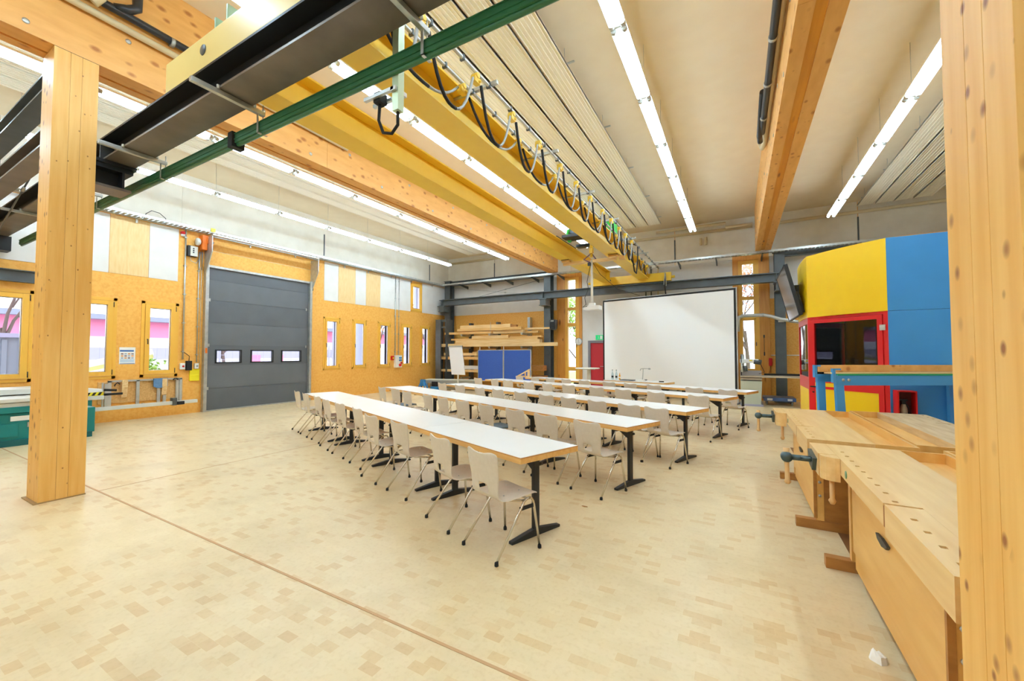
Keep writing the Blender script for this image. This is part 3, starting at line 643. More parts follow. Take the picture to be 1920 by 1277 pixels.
obj('pipe', MB().tube([(W+.1, 15.85, 6.0), (.5, 15.85, 5.9)], .05, 10).tube([(1.0, 15.85, 5.9), (XR, 15.85, 5.93)], .05, 10).tube([(-2.6, 15.75, 6.1), (-.3, 15.75, 6.1), (-.3, 15.75, 5.95), (.5, 15.75, 5.95)], .05, 10), pipe_bg, t)
obj('outlet', MB().tube([(-1.1, 15.85, 5.7), (-1.1, 15.85, 5.45)], .045, 10).tube([(-.93, 15.85, 5.72), (-.93, 15.85, 5.45)], .045, 10), pipe_bg, t)

# ------------------------------------------------------------------ cable trays
def tray(p0, p1, axis, label, brk):
    t = thing('cable_tray', label, 'cable tray', p0); m = MB(); z = p0[2]
    if axis == 'y':
        m.box(p0[0], p0[1], z, p0[0]+.012, p1[1], z+.06).box(p0[0]+.20, p0[1], z, p0[0]+.212, p1[1], z+.06)
        k = p0[1]
        while k < p1[1]: m.box(p0[0], k, z, p0[0]+.2, k+.06, z+.006); k += .1
        obj('tray', m, galv, t)
        for y in brk:
            b = MB(); b.box(W+.03, y-.02, z-.03, W+.27, y+.02, z-.003).box(W+.03, y-.02, z-.12, W+.05, y+.02, z-.03)
            obj('bracket', b, galv, t)
    else:
        m.box(p0[0], p0[1], z, p1[0], p0[1]+.012, z+.07).box(p0[0], p0[1]+.18, z, p1[0], p0[1]+.192, z+.07)
        k = p0[0]
        while k < p1[0]: m.box(k, p0[1], z, k+.07, p0[1]+.18, z+.006); k += .1
        obj('tray', m, galv, t)
        for x in brk:
            b = MB(); b.prism([(F-.02, z-.003), (p0[1], z-.003), (p0[1], z-.03), (F-.02, z-.14)], x-.02, x+.02, 'yz')
            obj('bracket', b, steel_d, t)
    return t
tray((W+.07, 2.0, 4.84), (0, 15.6, 0), 'y', 'galvanised cable tray along the left wall above the gate', [2.9, 4.0, 6.6, 8.0, 9.9, 11.0, 12.2, 13.4, 14.8])
tray((W+.3, 15.26, 4.83), (XR-.5, 0, 0), 'x', 'galvanised cable tray along the far wall above the runway beam', [-11.4, -10.1, -8.9, -7.6, -6.4, -5.0, -3.3, -1.8, -.6, .75])
tag(obj('cable_loop', MB().tube([(W+.1, 4.12, 4.85), (W+.1, 4.15, 4.98), (W+.12, 4.25, 5.08), (W+.14, 4.4, 5.06), (W+.15, 4.52, 4.96), (W+.15, 4.53, 4.85)], .008, 6), rubber), 'short black cable end sticking up from the left wall cable tray', 'cable')
solo('tray_tag', MB().box(W+.30, 5.45, 4.86, W+.31, 5.56, 4.95), yellow_p, 'small yellow tag on the cable tray above the gate motor', 'tag', (W+.3, 5.5, 4.86))

# ------------------------------------------------------------------ wall fittings on the left wall
def conduit(y, z0, z1, r, label, m=None): 
    t = thing('conduit', label, 'conduit', (W+.03, y, z0)); obj('pipe', MB().tube([(W+.03, y, z0), (W+.03, y, z1)], r, 10), m or galv, t)
    c = MB(); z = z0+.2
    while z < z1: c.box(W, y-r-.012, z-.012, W+.05, y+r+.012, z+.012); z += .75
    obj('clip', c, galv, t); return t
conduit(5.0, 1.42, 4.84, .018, 'thick steel conduit left of the gate running down to the beige socket')
conduit(5.31, 1.34, 4.3, .012, 'thin steel conduit close to the gate running down to the small socket')
conduit(12.46, 1.45, 4.84, .02, 'thick steel conduit between the right windows above the power box')
conduit(12.66, 1.45, 4.84, .013, 'thin steel conduit just right of the thick one above the power box')
def socket(y0, y1, z0, z1, label, extra=None):
    t = thing('socket', label, 'socket', (W, (y0+y1)/2, z0)); obj('case', MB().box(W, y0, z0, W+.06, y1, z1), white_p, t, bev=.006)
    obj('outlet', MB().lathe([(.022, 0), (.026, .006), (.018, .008)], 12, (W+.06, (y0+y1)/2+.01, (z0+z1)/2), 'x'), extra or grey_m, t); return t
socket(4.94, 5.05, 1.16, 1.32, 'beige double socket at the foot of the thick conduit by the gate', red_m)
socket(5.26, 5.35, 1.17, 1.31, 'small grey socket right beside the gate frame above the yellow holder')
ch = thing('charger', 'black battery charger hanging on the wall left of the gate', 'charger', (W, 5.13, 1.13))
obj('body', MB().box(W, 5.07, 1.13, W+.09, 5.19, 1.38), rubber, ch, bev=.01)
obj('cable', MB().tube([(W+.05, 5.13, 1.38), (W+.05, 5.14, 1.5), (W+.05, 5.06, 1.57), (W+.04, 5.02, 1.6)], .008, 6), rubber, ch)
solo('document_holder', MB().box(W, 5.16, .85, W+.03, 5.385, 1.16).box(W+.03, 5.165, .85, W+.04, 5.38, 1.0), yellow_p, 'bright yellow document holder on the wall left of the gate', 'document holder', (W, 5.27, .85), bev=.004)
al = thing('alarm_light', 'small red alarm light under the cable tray left of the gate motor', 'alarm light', (W, 4.93, 4.7))
obj('dome', MB().lathe([(.05, 0), (.05, .06), (.035, .10), (.01, .115)], 14, (W+.0, 4.93, 4.72), 'x'), red_m, al); obj('base', MB().lathe([(.045, -.05), (.045, 0)], 14, (W+.05, 4.93, 4.68)), white_p, al)
po = thing('safety_poster', 'white and blue safety poster between the two left windows', 'poster', (W, 3.91, 1.32))
obj('sheet', MB().box(W, 3.77, 1.32, W+.004, 4.06, 1.72), paper, po)
obj('blue_band', MB().box(W+.004, 3.78, 1.615, W+.006, 4.03, 1.655), mat('band_blue', '#3F6FB0', .6), po)
m = MB(); random.seed(4)
for r_ in range(3):
    for c_ in range(4):
        y = 3.80+c_*.062; z = 1.575-r_*.048
        m.box(W+.004, y, z-.026, W+.006, y+.044, z, (r_+c_*2) % 3)
obj('pictogram', m, [mat('pic_dark', '#6B4A4A', .6), mat('pic_orange', '#D98A3A', .6), mat('pic_blue', '#8FA6C0', .6)], po)
obj('text_block', MB().box(W+.004, 3.79, 1.36, W+.006, 4.04, 1.44), mat('pale_blue', '#C4D6E6', .7), po)
obj('footer', MB().box(W+.004, 3.78, 1.325, W+.006, 4.05, 1.338), MATS['band_blue'], po)
px = thing('power_box', 'white wall power box with blue and red outlets between the right windows', 'power box', (W, 12.6, .98))
obj('case', MB().box(W, 12.42, .98, W+.12, 12.78, 1.50), white_p, px, bev=.012)
obj('blue_outlet', MB().box(W+.12, 12.60, 1.36, W+.15, 12.74, 1.42).box(W+.12, 12.60, 1.26, W+.15, 12.74, 1.32), blue_tool, px)
obj('red_outlet', MB().lathe([(.06, 0), (.06, .05), (.04, .06)], 14, (W+.12, 12.65, 1.09), 'x').lathe([(.04, 0), (.04, .05)], 12, (W+.12, 12.72, 1.18), 'x'), red_m, px)
es = thing('emergency_switch', 'red emergency switch just left of the white power box', 'switch', (W, 12.3, 1.38))
obj('plate', MB().box(W, 12.24, 1.30, W+.05, 12.40, 1.47), red_m, es, bev=.01); obj('button', MB().lathe([(.03, 0), (.04, .02), (.035, .035)], 12, (W+.05, 12.33, 1.38), 'x'), yellow_p, es)

# tool board with stops and rails behind the mitre saw fence
tb = thing('tool_board', 'wooden wall board with leaning aluminium frames below the left windows', 'tool board', (W, 4.2, .3))
obj('board', MB().box(W, 3.42, .42, W+.03, 5.02, .92), plank2, tb, bev=.004)
for y in (3.85, 4.60):
    obj('wood_peg', MB().prism([(W+.03, .92), (W+.14, .95), (W+.14, .78), (W+.11, .55), (W+.03, .5)], y-.05, y+.05, 'xz'), plank, tb, bev=.006)
m = MB()
for y in (3.60, 4.10, 4.50, 4.62, 4.88, 4.95): m.box(W+.05, y-.03, .36, W+.09, y+.03, .94)
m.box(W+.05, 3.57, .91, W+.09, 4.98, .95)
obj('aluminium_frame', m, alu, tb)
obj('hook', MB().tube([(W+.1, 3.68, .82), (W+.13, 3.68, .86), (W+.13, 3.72, .9), (W+.13, 3.76, .86)], .012, 6).tube([(W+.1, 4.78, .9), (W+.13, 4.8, .94), (W+.13, 4.84, .94), (W+.13, 4.87, .9)], .012, 6), black_m, tb)
solo('work_cloth', MB().box(W+.10, 4.38, .76, W+.135, 4.66, .96).prism([(4.38, .76), (4.45, .72), (4.52, .72), (4.66, .76)], W+.10, W+.135, 'yz'), blue_cl, 'blue cloth hanging over the aluminium frame on the tool board', 'cloth', (W+.1, 4.5, .76), bev=.006)
ms = thing('saw_fence', 'long white extension rail of the mitre saw below the left windows', 'saw fence', (-12.15, 4.0, .2))
obj('rail', MB().box(-12.22, 3.0, .32, -12.12, 5.15, .40), grey_l, ms, bev=.006)
obj('stop', MB().box(-12.25, 4.62, .30, -12.08, 4.70, .48), steel_d, ms, bev=.006); obj('clamp_knob', MB().box(-12.1, 4.70, .31, -12.04, 4.84, .39), rubber, ms, bev=.01)
obj('wall_bracket', MB().box(W, 4.2, .33, -12.22, 4.24, .37).box(W, 4.9, .33, -12.22, 4.94, .37), steel_d, ms)
obj('upright', MB().box(-12.25, 3.42, .4, -12.19, 3.47, .9).box(-12.25, 3.38, .4, -12.22, 3.41, .92), alu, ms)
sw = thing('panel_saw', 'teal and grey machine with hazard stripe behind the left pine post', 'machine', (-11.2, 2.4, 0))
obj('cabinet', MB().box(-12.3, .6, .08, -10.78, 2.9, .55), teal, sw, bev=.02)
obj('plinth', MB().box(-12.25, .65, 0, -10.72, 2.85, .10), mat('dark_teal', '#0A5F60', .5), sw)
obj('table', MB().box(-12.35, .5, .74, -10.70, 2.6, .80).box(-12.35, .5, .66, -10.74, 2.6, .73).box(-12.35, .5, .82, -11.5, 2.6, .92), grey_l, sw, bev=.01)
obj('side_band', MB().box(-12.3, .55, .56, -10.72, 2.6, .66), teal, sw)
obj('badge', MB().box(-10.78, 1.86, .42, -10.765, 2.5, .50), white_p, sw); obj('door_panel', MB().box(-10.78, .9, .16, -10.755, 1.95, .38), teal, sw, bev=.005)
obj('badge_text', MB().box(-10.765, 2.18, .445, -10.762, 2.30, .46), purple, sw)
obj('grey_plate', MB().box(-10.78, 2.05, .30, -10.76, 2.6, .38), grey_m, sw)
obj('arm', MB().box(-12.3, 2.6, .58, -12.0, 3.36, .66), grey_l, sw, bev=.01); obj('guard', MB().prism([(2.7, .70), (3.35, .70), (3.35, .80), (3.1, .84), (2.7, .85)], -12.28, -12.05, 'yz'), white_p, sw, bev=.01)
m = MB(); 
for k in range(7): m.prism([(2.72+k*.09, .67), (2.765+k*.09, .67), (2.80+k*.09, .735), (2.755+k*.09, .735)], -12.05, -12.045, 'yz', 1)
m.box(-12.06, 2.7, .665, -12.047, 3.36, .74, 0); obj('hazard_stripe', m, [yellow_p, rubber], sw)
obj('side_cabinet', MB().box(-12.3, 2.6, .30, -12.02, 3.18, .58), teal, sw, bev=.01); obj('grey_box', MB().box(-12.2, 2.9, .27, -12.0, 3.2, .42), grey_m, sw); obj('handle', MB().tube([(-12.02, 3.36, .78), (-12.02, 3.56, .76)], .025, 8).tube([(-12.02, 3.36, .68), (-12.02, 3.66, .68)], .025, 8), rubber, sw)

# ------------------------------------------------------------------ far wall: clock, exit sign, speaker
ck = thing('wall_clock', 'round white wall clock on the timber next to the red door', 'clock', (-5.75, F-.05, 2.07))
obj('rim', MB().lathe([(.15, 0), (.155, -.02), (.15, -.04), (.135, -.04), (.135, -.02)], 28, (-5.76, F-.05, 2.07), 'y'), grey_m, ck)
obj('face', MB().lathe([(.137, 0), (.137, -.02)], 28, (-5.76, F-.055, 2.07), 'y'), paper, ck)
obj('hand', MB().bar((-5.76, F-.08, 2.07), (-5.765, F-.08, 2.16), .01, .004).bar((-5.76, F-.08, 2.07), (-5.74, F-.08, 2.00), .012, .004), black_m, ck)
ex = thing('exit_sign', 'green escape route sign above the red door', 'sign', (-4.87, F-.02, 2.14))
obj('plate', MB().box(-5.04, F-.05, 2.13, -4.70, F-.014, 2.32), sign_g, ex)
obj('running_figure', MB().box(-4.86, F-.054, 2.155, -4.76, F-.05, 2.295, 0).tube([(-4.93, F-.053, 2.27), (-4.93, F-.051, 2.27)], .016, 8).bar((-4.94, F-.053, 2.25), (-4.92, F-.053, 2.2), .025, .004).bar((-4.92, F-.053, 2.2), (-4.97, F-.053, 2.16), .014, .004).bar((-4.92, F-.053, 2.2), (-4.885, F-.053, 2.165), .014, .004).bar((-4.94, F-.053, 2.24), (-4.90, F-.053, 2.225), .01, .004), white_p, ex)
spk = thing('loudspeaker', 'black loudspeaker on the steel column right of the timber rack', 'loudspeaker', (-6.7, 15.6, 2.6))
obj('cabinet', MB().prism([(15.38, 2.6), (15.62, 2.6), (15.66, 2.98), (15.40, 2.98)], -6.81, -6.56, 'yz'), black_m, spk, bev=.01)
obj('grille', MB().box(-6.79, 15.365, 2.64, -6.58, 15.38, 2.85), rubber, spk); obj('bracket', MB().box(-6.76, 15.45, 2.55, -6.6, 15.6, 2.6), steel_d, spk)
obj('small_switch', MB().box(-6.75, 15.35, 2.90, -6.62, 15.37, 2.94), grey_m, spk)
sn = solo('wall_box', MB().box(-3.46, F-.07, 4.42, -3.2, F-.014, 4.75), white_p, 'white wall box high on the far wall behind the crane girders', 'wall box', (-3.3, F, 4.42), bev=.008)
for x, l in ((-3.05, 'left'), (-2.85, 'middle'), (-2.6, 'right')):
    solo('wall_rail', MB().box(x-.02, F-.06, 3.4, x+.02, F-.014, 4.9), steel_d if x != -2.6 else pipe_bg, '%s one of three vertical rails above the projection screen' % l, 'rail', (x, F, 3.4))

# ------------------------------------------------------------------ timber rack with boards
rk = thing('timber_rack', 'grey steel cantilever rack holding stacked boards in the far left corner', 'rack', (-9.5, 15.3, 0))
m = MB()
for x in (-12.3, -11.75): m.box(x, 14.75, 0, x+.02, 15.25, 3.15)
m.box(-12.32, 14.72, 0, -12.02, 14.78, 3.15).box(-12.3, 14.78, 3.05, -11.75, 14.86, 3.15).box(-12.3, 14.78, 2.75, -11.75, 14.82, 2.83)
obj('end_upright', m, steel_d, rk)
for x in (-11.0, -9.5, -7.9):
    obj('upright', MB().box(x-.06, 15.62, 0, x+.06, 15.85, 3.0 if x < -8 else 3.15), steel_d if x < -8 else galv, rk)
    for z in (2.45, 1.88, 1.48, .86, .5): obj('arm', MB().box(x-.04, 14.95, z-.09, x+.04, 15.62, z-.03).box(x-.05, 14.93, z-.03, x+.05, 15.62, z-.0), galv, rk)
obj('tie_rod', MB().tube([(-9.42, 14.93, 2.40), (-9.42, 14.93, 2.95)], .008, 6), galv, rk)
bi = [0]
def board(x0, x1, y0, y1, z0, z1, label, m=plank): solo('timber_board', MB().box(x0, y0, z0, x1, y1, z1), m, label, 'board', ((x0+x1)/2, (y0+y1)/2, z0), 'boards on the timber rack', bev=.004)
board(-12.0, -9.4, 14.97, 15.1, 2.45, 2.55, 'long board sticking out left at the bottom of the top rack shelf', plank2)
board(-9.38, -7.3, 15.31, 15.45, 2.45, 2.53, 'board end at the lower right of the top rack shelf', plank2)
board(-11.3, -7.9, 15.11, 15.3, 2.45, 2.585, 'thick beam in the middle of the top rack shelf')
board(-11.3, -7.95, 15.02, 15.28, 2.587, 2.71, 'beam second from the top on the top rack shelf', plank2)
board(-11.15, -8.5, 15.05, 15.25, 2.712, 2.85, 'topmost beam of the top rack shelf')
board(-8.48, -8.2, 15.05, 15.2, 2.712, 2.80, 'short brown offcut at the right end of the top shelf stack', bench_d)
board(-8.0, -6.75, 15.46, 15.56, 2.60, 2.68, 'thin batten sticking out right of the top shelf stack')
board(-12.2, -6.28, 14.9, 15.0, 1.88, 2.02, 'longest squared beam reaching past the right column')
board(-11.4, -7.1, 15.02, 15.3, 1.88, 2.17, 'thick board block just behind the longest beam')
board(-11.65, -7.2, 15.03, 15.28, 2.172, 2.25, 'board on top of the thick block behind the longest beam', plank2)
board(-10.5, -8.6, 15.05, 15.25, 2.252, 2.37, 'topmost beam of the second rack shelf')
board(-8.55, -7.05, 15.1, 15.25, 2.252, 2.31, 'thin plank at the upper right of the second rack shelf', plank2)
board(-12.05, -10.2, 15.0, 15.2, 1.48, 1.60, 'short squared beam on the left of the third rack shelf')
board(-10.6, -9.6, 15.25, 15.4, 1.48, 1.66, 'planed board peeking above the third rack shelf', plank2)
board(-12.2, -8.8, 14.9, 14.98, 1.30, 1.43, 'squared beam along the front of the third rack arms', plank2)
board(-11.6, -9.2, 15.05, 15.2, .862, 1.02, 'white ribbed profile on the lower rack shelf', white_p)
board(-12.3, -8.7, 14.85, 14.92, .74, .85, 'thin beam along the front of the lowest rack arms')
board(-7.5, -6.95, 15.02, 15.4, .862, 1.08, 'short brown block at the right of the lower rack shelf', bench_d)
board(-8.3, -6.9, 15.05, 15.4, .502, .66, 'rough brown offcuts at the bottom right of the rack', bench_d)
wb = thing('low_platform', 'long low grey platform in front of the timber rack, left of the pinboard', 'platform', (-10.82, 14.12, 0), math.radians(14))
obj('top', MB().box(-1.25, -.25, .41, 1.25, .25, .45), grey_l, wb, world=False, bev=.006)
obj('apron', MB().box(-1.22, -.22, .29, 1.22, .22, .41), grey_m, wb, world=False)
for sx in (-1, 1):
    for sy in (-1, 1): obj('leg', MB().cbox((sx*1.15, sy*.18, .145), (.08, .08, .29)), grey_m, wb, world=False)
for k, (x, y, l) in enumerate(((-11.95, 13.45, 'blue steel trestle before the left end of the low grey platform'), (-11.35, 13.55, 'flat blue tool case before the low grey platform'))):
    if k == 0:
        t = thing('trestle', l, 'trestle', (x, y, 0))
        for s in (-1, 1): obj('leg', MB().bar((s*.05, 0, .45), (s*.2, -.1, 0), .05, .05).bar((s*.05, 0, .45), (s*.2, .12, 0), .05, .05), blue_tool, t, world=False)
        obj('plate', MB().cbox((0, 0, .3), (.22, .1, .28)), blue_tool, t, world=False)
    else:
        t = thing('tool_case', l, 'tool case', (x, y, 0)); obj('case', MB().cbox((0, 0, .08), (.35, .2, .16)), blue_tool, t, world=False, bev=.02); obj('handle', MB().cbox((0, -.03, .27), (.3, .06, .2)), rubber, t, world=False, bev=.02)

# flip chart
fc = thing('flip_chart', 'white flip chart with paper pad leaning back beside the blue pinboard', 'flip chart', (-10.15, 13.5, 0))
Rf = Matrix.Translation((0, 0, 0)) @ Matrix.Rotation(math.radians(-8), 4, 'Y')
m = MB(); m.add([Rf @ Vector(p) for p in ((-.33, -.02, .72), (.33, -.02, .72), (.33, -.02, 1.80), (-.33, -.02, 1.80), (-.33, .01, .72), (.33, .01, .72), (.33, .01, 1.80), (-.33, .01, 1.80))], [(0, 1, 2, 3), (7, 6, 5, 4), (0, 4, 5, 1), (1, 5, 6, 2), (2, 6, 7, 3), (3, 7, 4, 0)])
m.v = [(-(p[0]) , p[1], p[2]) for p in m.v]
sh = MB(); sh.v = [(p[0]+.14*(1.3-p[2])*1.0+.0, p[1], p[2]) for p in MB().box(-.34, -.03, .70, .34, .0, 1.84).v]; sh.f = MB().box(0, 0, 0, 1, 1, 1).f; sh.sm = [False]*6; sh.mi = [0]*6
obj('paper_pad', sh, mat('pad_white', '#EDEEF2', .7), fc, world=False)
obj('clamp_bar', MB().box(-.42, -.05, 1.84, .29, .01, 1.90), grey_m, fc, world=False, bev=.008)
obj('pole', MB().tube([(.03, .03, .05), (.03, .03, 1.8)], .03, 12), white_p, fc, world=False)
obj('foot', MB().box(-.3, -.02, 0, .36, .06, .05).box(-.0, -.3, 0, .06, .36, .05), white_p, fc, world=False)
# pinboards
pb = thing('pinboard', 'blue felt double pinboard with white frame before the timber rack', 'pinboard', (-8.2, 14.0, 0))
for k, (x0, x1) in enumerate(((-9.44, -8.22), (-8.20, -6.98))):
    p_ = obj('board_panel', MB().box(x0+.015, 13.99, .46, x1-.015, 14.01, 1.70), blue_felt, pb)
    obj('frame', MB().box(x0, 13.98, .44, x0+.018, 14.02, 1.72).box(x1-.018, 13.98, .44, x1, 14.02, 1.72).box(x0, 13.98, 1.70, x1, 14.02, 1.725).box(x0, 13.98, .44, x1, 14.02, .465), alu, p_)
for x in (-9.4, -8.21, -7.0): obj('leg', MB().box(x-.02, 13.97, 0, x+.02, 14.03, .46).box(x-.02, 13.75, 0, x+.02, 14.25, .03), alu, pb)
obj('post_tip', MB().box(-9.36, 13.99, 1.72, -9.34, 14.01, 1.84).box(-8.22, 13.99, 1.72, -8.2, 14.01, 1.86), white_p, pb)
sq = thing('set_square', 'large wooden set square on the far left table before the pinboard', 'set square', (-6.45, 12.35, .752))
def tri(a, b, c, s=.6):
    G = [sum(q)/3 for q in zip(a, b, c)]; i = [[G[j]+(p[j]-G[j])*s for j in range(2)] for p in (a, b, c)]; o_ = [a, b, c]
    v = []; f = []
    for y in (-.012, .012):
        for p in o_: v.append((p[0], y, p[1]))
        for p in i: v.append((p[0], y, p[1]))
    for k in range(3):
        n = (k+1) % 3; f += [(k, n, 3+n, 3+k), (6+k, 9+k, 9+n, 6+n), (k, 6+k, 6+n, n), (3+k, 3+n, 9+n, 9+k)]
    return MB().add(v, f)
obj('triangle', tri((-.3, .02), (.24, 0), (.24, .30), .52), plank, sq, world=False); obj('grip', MB().box(.05, -.02, .03, .09, .02, .17), plank2, sq, world=False)

# standing table
st = thing('standing_table', 'cream round standing table in front of the red door', 'table', (-4.35, 12.9, 0))
obj('tabletop', MB().lathe([(.38, 0), (.40, .008), (.40, .03), (.38, .035)], 32, (-4.35, 12.9, 1.065)), mat('cream_top', '#F0E8D6', .4), st)
obj('pedestal', MB().tube([(-4.3, 12.9, .03), (-4.3, 12.9, 1.065)], .06, 16), mat('cream_post', '#E6DDC8', .4), st)
obj('base', MB().lathe([(.26, 0), (.26, .015), (.07, .03)], 24, (-4.3, 12.9, 0)), MATS['cream_post'], st)
obj('support_arm', MB().box(-4.55, 12.87, 1.04, -4.1, 12.93, 1.065), grey_m, st)

# ------------------------------------------------------------------ projection screen
P0, P1 = Vector((-4.54, 15.38, 0)), Vector((-.03, 14.35, 0)); sd = (P1-P0); sL = sd.length; sa = math.atan2(sd.y, sd.x)
ps = thing('projection_screen', 'large white projection screen with black border on a floor stand', 'projection screen', (P0.x, P0.y, 0), sa)
obj('fabric', MB().box(.05, -.012, .40, sL-.05, .0, 3.57), white_sc, ps, world=False)
obj('border', MB().box(0, -.014, .36, .055, .004, 3.62).box(sL-.055, -.014, .36, sL, .004, 3.62).box(.055, -.014, 3.56, sL-.055, .004, 3.62).box(.055, -.014, .36, sL-.055, .004, .41), rubber, ps, world=False)
obj('tube_frame', MB().box(-.0, .006, .3, .04, .04, 3.64).box(sL-.02, .006, .05, sL+.03, .04, 3.64).box(0, .006, 3.60, sL, .04, 3.64), alu, ps, world=False)
for x in (0.0, sL): obj('foot', MB().box(x-.03, -.4, 0, x+.03, .45, .05), alu, ps, world=False)

# ------------------------------------------------------------------ folding tables
def make_table(lab):
    t = thing('folding_table', lab, 'table')
    L_, Wd = 1.68, .68
    obj('tabletop', MB().box(.003, .003, .742, L_-.003, Wd-.003, .752), white_lam, t, world=False)
    obj('edge_band', MB().box(0, 0, .70, L_, Wd, .742), beech, t, world=False, bev=.002)
    obj('edge_line', MB().box(-.001, -.001, .7425, L_+.001, Wd+.001, .7495), ply_edge, t, world=False)
    for x, s in ((.19, 1), (L_-.19, -1)):
        l = obj('leg', MB().box(x-.017, Wd/2-.032, .04, x+.017, Wd/2+.032, .70), black_m, t, world=False, bev=.004)
        obj('foot', MB().prism([(.055, 0), (Wd-.055, 0), (Wd-.055, .022), (Wd/2+.04, .06), (Wd/2-.04, .06), (.055, .022)], x-.022, x+.022, 'yz'), black_m, l, world=False, bev=.004)
        obj('brace', MB().prism([(x+s*.017, .70), (x+s*.21, .70), (x+s*.21, .68), (x+s*.03, .56), (x+s*.017, .56)], Wd/2-.02, Wd/2+.02, 'xz'), black_m, l, world=False)
        obj('crossbar', MB().box(x-.015, .06, .675, x+.015, Wd-.06, .70).lathe([(.016, -.01), (.016, .05)], 10, (x, Wd/2+.03, .60), 'y'), black_m, t, world=False)
    return t
ROWS = [((-1.495, 2.817), -20.6, 1.685, 'nearest'), ((-1.084, 4.551), -21.6, 1.74, 'second'), ((-.641, 6.142), -21.5, 1.68, 'middle'), ((-.239, 8.281), -20.7, 1.82, 'fourth'), ((.145, 9.838), -21.0, 1.75, 'farthest')]
t0 = None
for ri, (o, yaw, ln, rn) in enumerate(ROWS):
    a = math.radians(yaw); D = Vector((math.cos(a), math.sin(a)))
    for k in range(4):
        lab = 'white folding table with beech edge, %s from the right in the %s row' % (ORD[k], rn)
        p = Vector(o) - D*ln*(k+1)
        if t0 is None: t0 = make_table(lab); t = t0; t.location = (p.x, p.y, 0); t.rotation_euler = (0, 0, a); t['group'] = 'white folding tables in rows'
        else: t = dup(t0, (p.x, p.y, 0), a, lab, 'white folding tables in rows')
        t.scale = (ln/1.682, 1, 1)

# ------------------------------------------------------------------ chairs
def shell_mesh(name='shell', dz=0):
    prof = [(.232, .425), (.222, .440), (.18, .449), (.10, .448), (.02, .441), (-.06, .434), (-.12, .436), (-.155, .452), (-.172, .480), (-.181, .515), (-.188, .55), (-.196, .60), (-.205, .65), (-.213, .70), (-.220, .75), (-.226, .79), (-.229, .812)]
    wd = [.180, .196, .205, .207, .204, .198, .189, .180, .175, .174, .178, .185, .192, .197, .200, .201, .192]
    nx = 12; v = []; f = []
    for j, ((y, z), w_) in enumerate(zip(prof, wd)):
        for i in range(nx+1):
            u = -1+2*i/nx; x = u*w_
            yy, zz = y, z
            if j >= 8: yy -= .0; yy += .028*(u*u)*min(1, (j-7)/4.0)   # hollow back
            if 1 <= j <= 6: zz -= .010*(1-u*u)
            if j == len(prof)-1: zz += -.016*math.cos(u*PI/1.15) * (1 if abs(u) < .8 else .4)
            if j == len(prof)-1 and abs(u) > .9: zz -= .014
            v.append((x, yy, zz+dz))
    for j in range(len(prof)-1):
        for i in range(nx):
            if j in (8, 9) and i in (4, 5, 6, 7): continue
            f.append((j*(nx+1)+i, j*(nx+1)+i+1, (j+1)*(nx+1)+i+1, (j+1)*(nx+1)+i))
    return v, f
def make_chair(lab):
    t = thing('shell_chair', lab, 'chair')
    v, f = shell_mesh(); s = obj('shell', MB().add(v, f, True), shell_m, t, world=False)
    so = s.modifiers.new('thick', 'SOLIDIFY'); so.thickness = .011; so.offset = 0
    sb_ = s.modifiers.new('smooth', 'SUBSURF'); sb_.levels = 1; sb_.render_levels = 1
    obj('seat_screw', MB().lathe([(.007, 0), (.006, .003)], 8, (.08, .12, .449)).lathe([(.007, 0), (.006, .003)], 8, (-.08, .12, .449)).lathe([(.007, 0), (.006, .003)], 8, (.08, -.04, .437)).lathe([(.007, 0), (.006, .003)], 8, (-.08, -.04, .437)), galv, t, world=False)
    for sx in (-1, 1):
        ax = sx*.185
        rear = [(sx*.22, -.22, .02), (sx*.192, .055, .36), (ax, .085, .392), (ax, .115, .408), (ax, .145, .410)]
        front = [(ax, .145, .410), (ax, .165, .402), (sx*.187, .180, .378), (sx*.19, .186, .35), (sx*.22, .22, .02)]
        for nm, pts in (('leg', rear), ('leg', front)):
            l = obj(nm, MB().tube(pts, .0105, 8), chrome, t, world=False)
            e = pts[0] if pts is rear else pts[-1]
            obj('foot_cap', MB().lathe([(.013, 0), (.016, .004), (.015, .026), (.011, .03)], 10, (e[0], e[1], 0)), rubber, l, world=False)
        obj('stacking_bar', MB().bar((sx*.19, .035, .345), (sx*.19, .18, .345), .012, .028), rubber, t, world=False)
    obj('cross_tube', MB().tube([(-.185, .12, .408), (.185, .12, .408)], .010, 8).tube([(-.185, .10, .400), (-.12, -.06, .415), (.12, -.06, .415), (.185, .10, .400)], .009, 8), chrome, t, world=False)
    return t
CH = [
 [(.22, -.24, -20.7), (.91, -.22, -23.8), (1.89, -.17, -17.8), (2.61, -.21, -19.5), (3.35, -.12, -21.4), (4.08, -.13, -17.1), (4.77, -.14, -20.9), (5.41, -.11, -19.9), (6.1, -.14, -19.2), (6.72, -.15, -18.6)],
 [(t_, -.32, -21.6) for t_ in (.33, .99, 1.6, 2.28, 2.95, 3.56, 4.16, 4.99, 5.63, 6.35)],
 [(t_, -.28, -21.5) for t_ in (.30, .75, 1.36, 1.99, 2.56, 3.27, 4.02, 4.68, 5.56, 6.39)],
 [(t_, -.33, -20.7) for t_ in (.31, 1.15, 1.92, 2.62, 3.48, 4.18, 4.89, 5.76, 6.4, 7.22)],
 [(t_, -.33, -21.0) for t_ in (.25, .97, 1.95, 2.61, 3.27, 4.13, 4.83, 5.49, 6.17, 6.93)]]
c0 = None; random.seed(11)
CUSH = {(1, 3), (1, 8)}
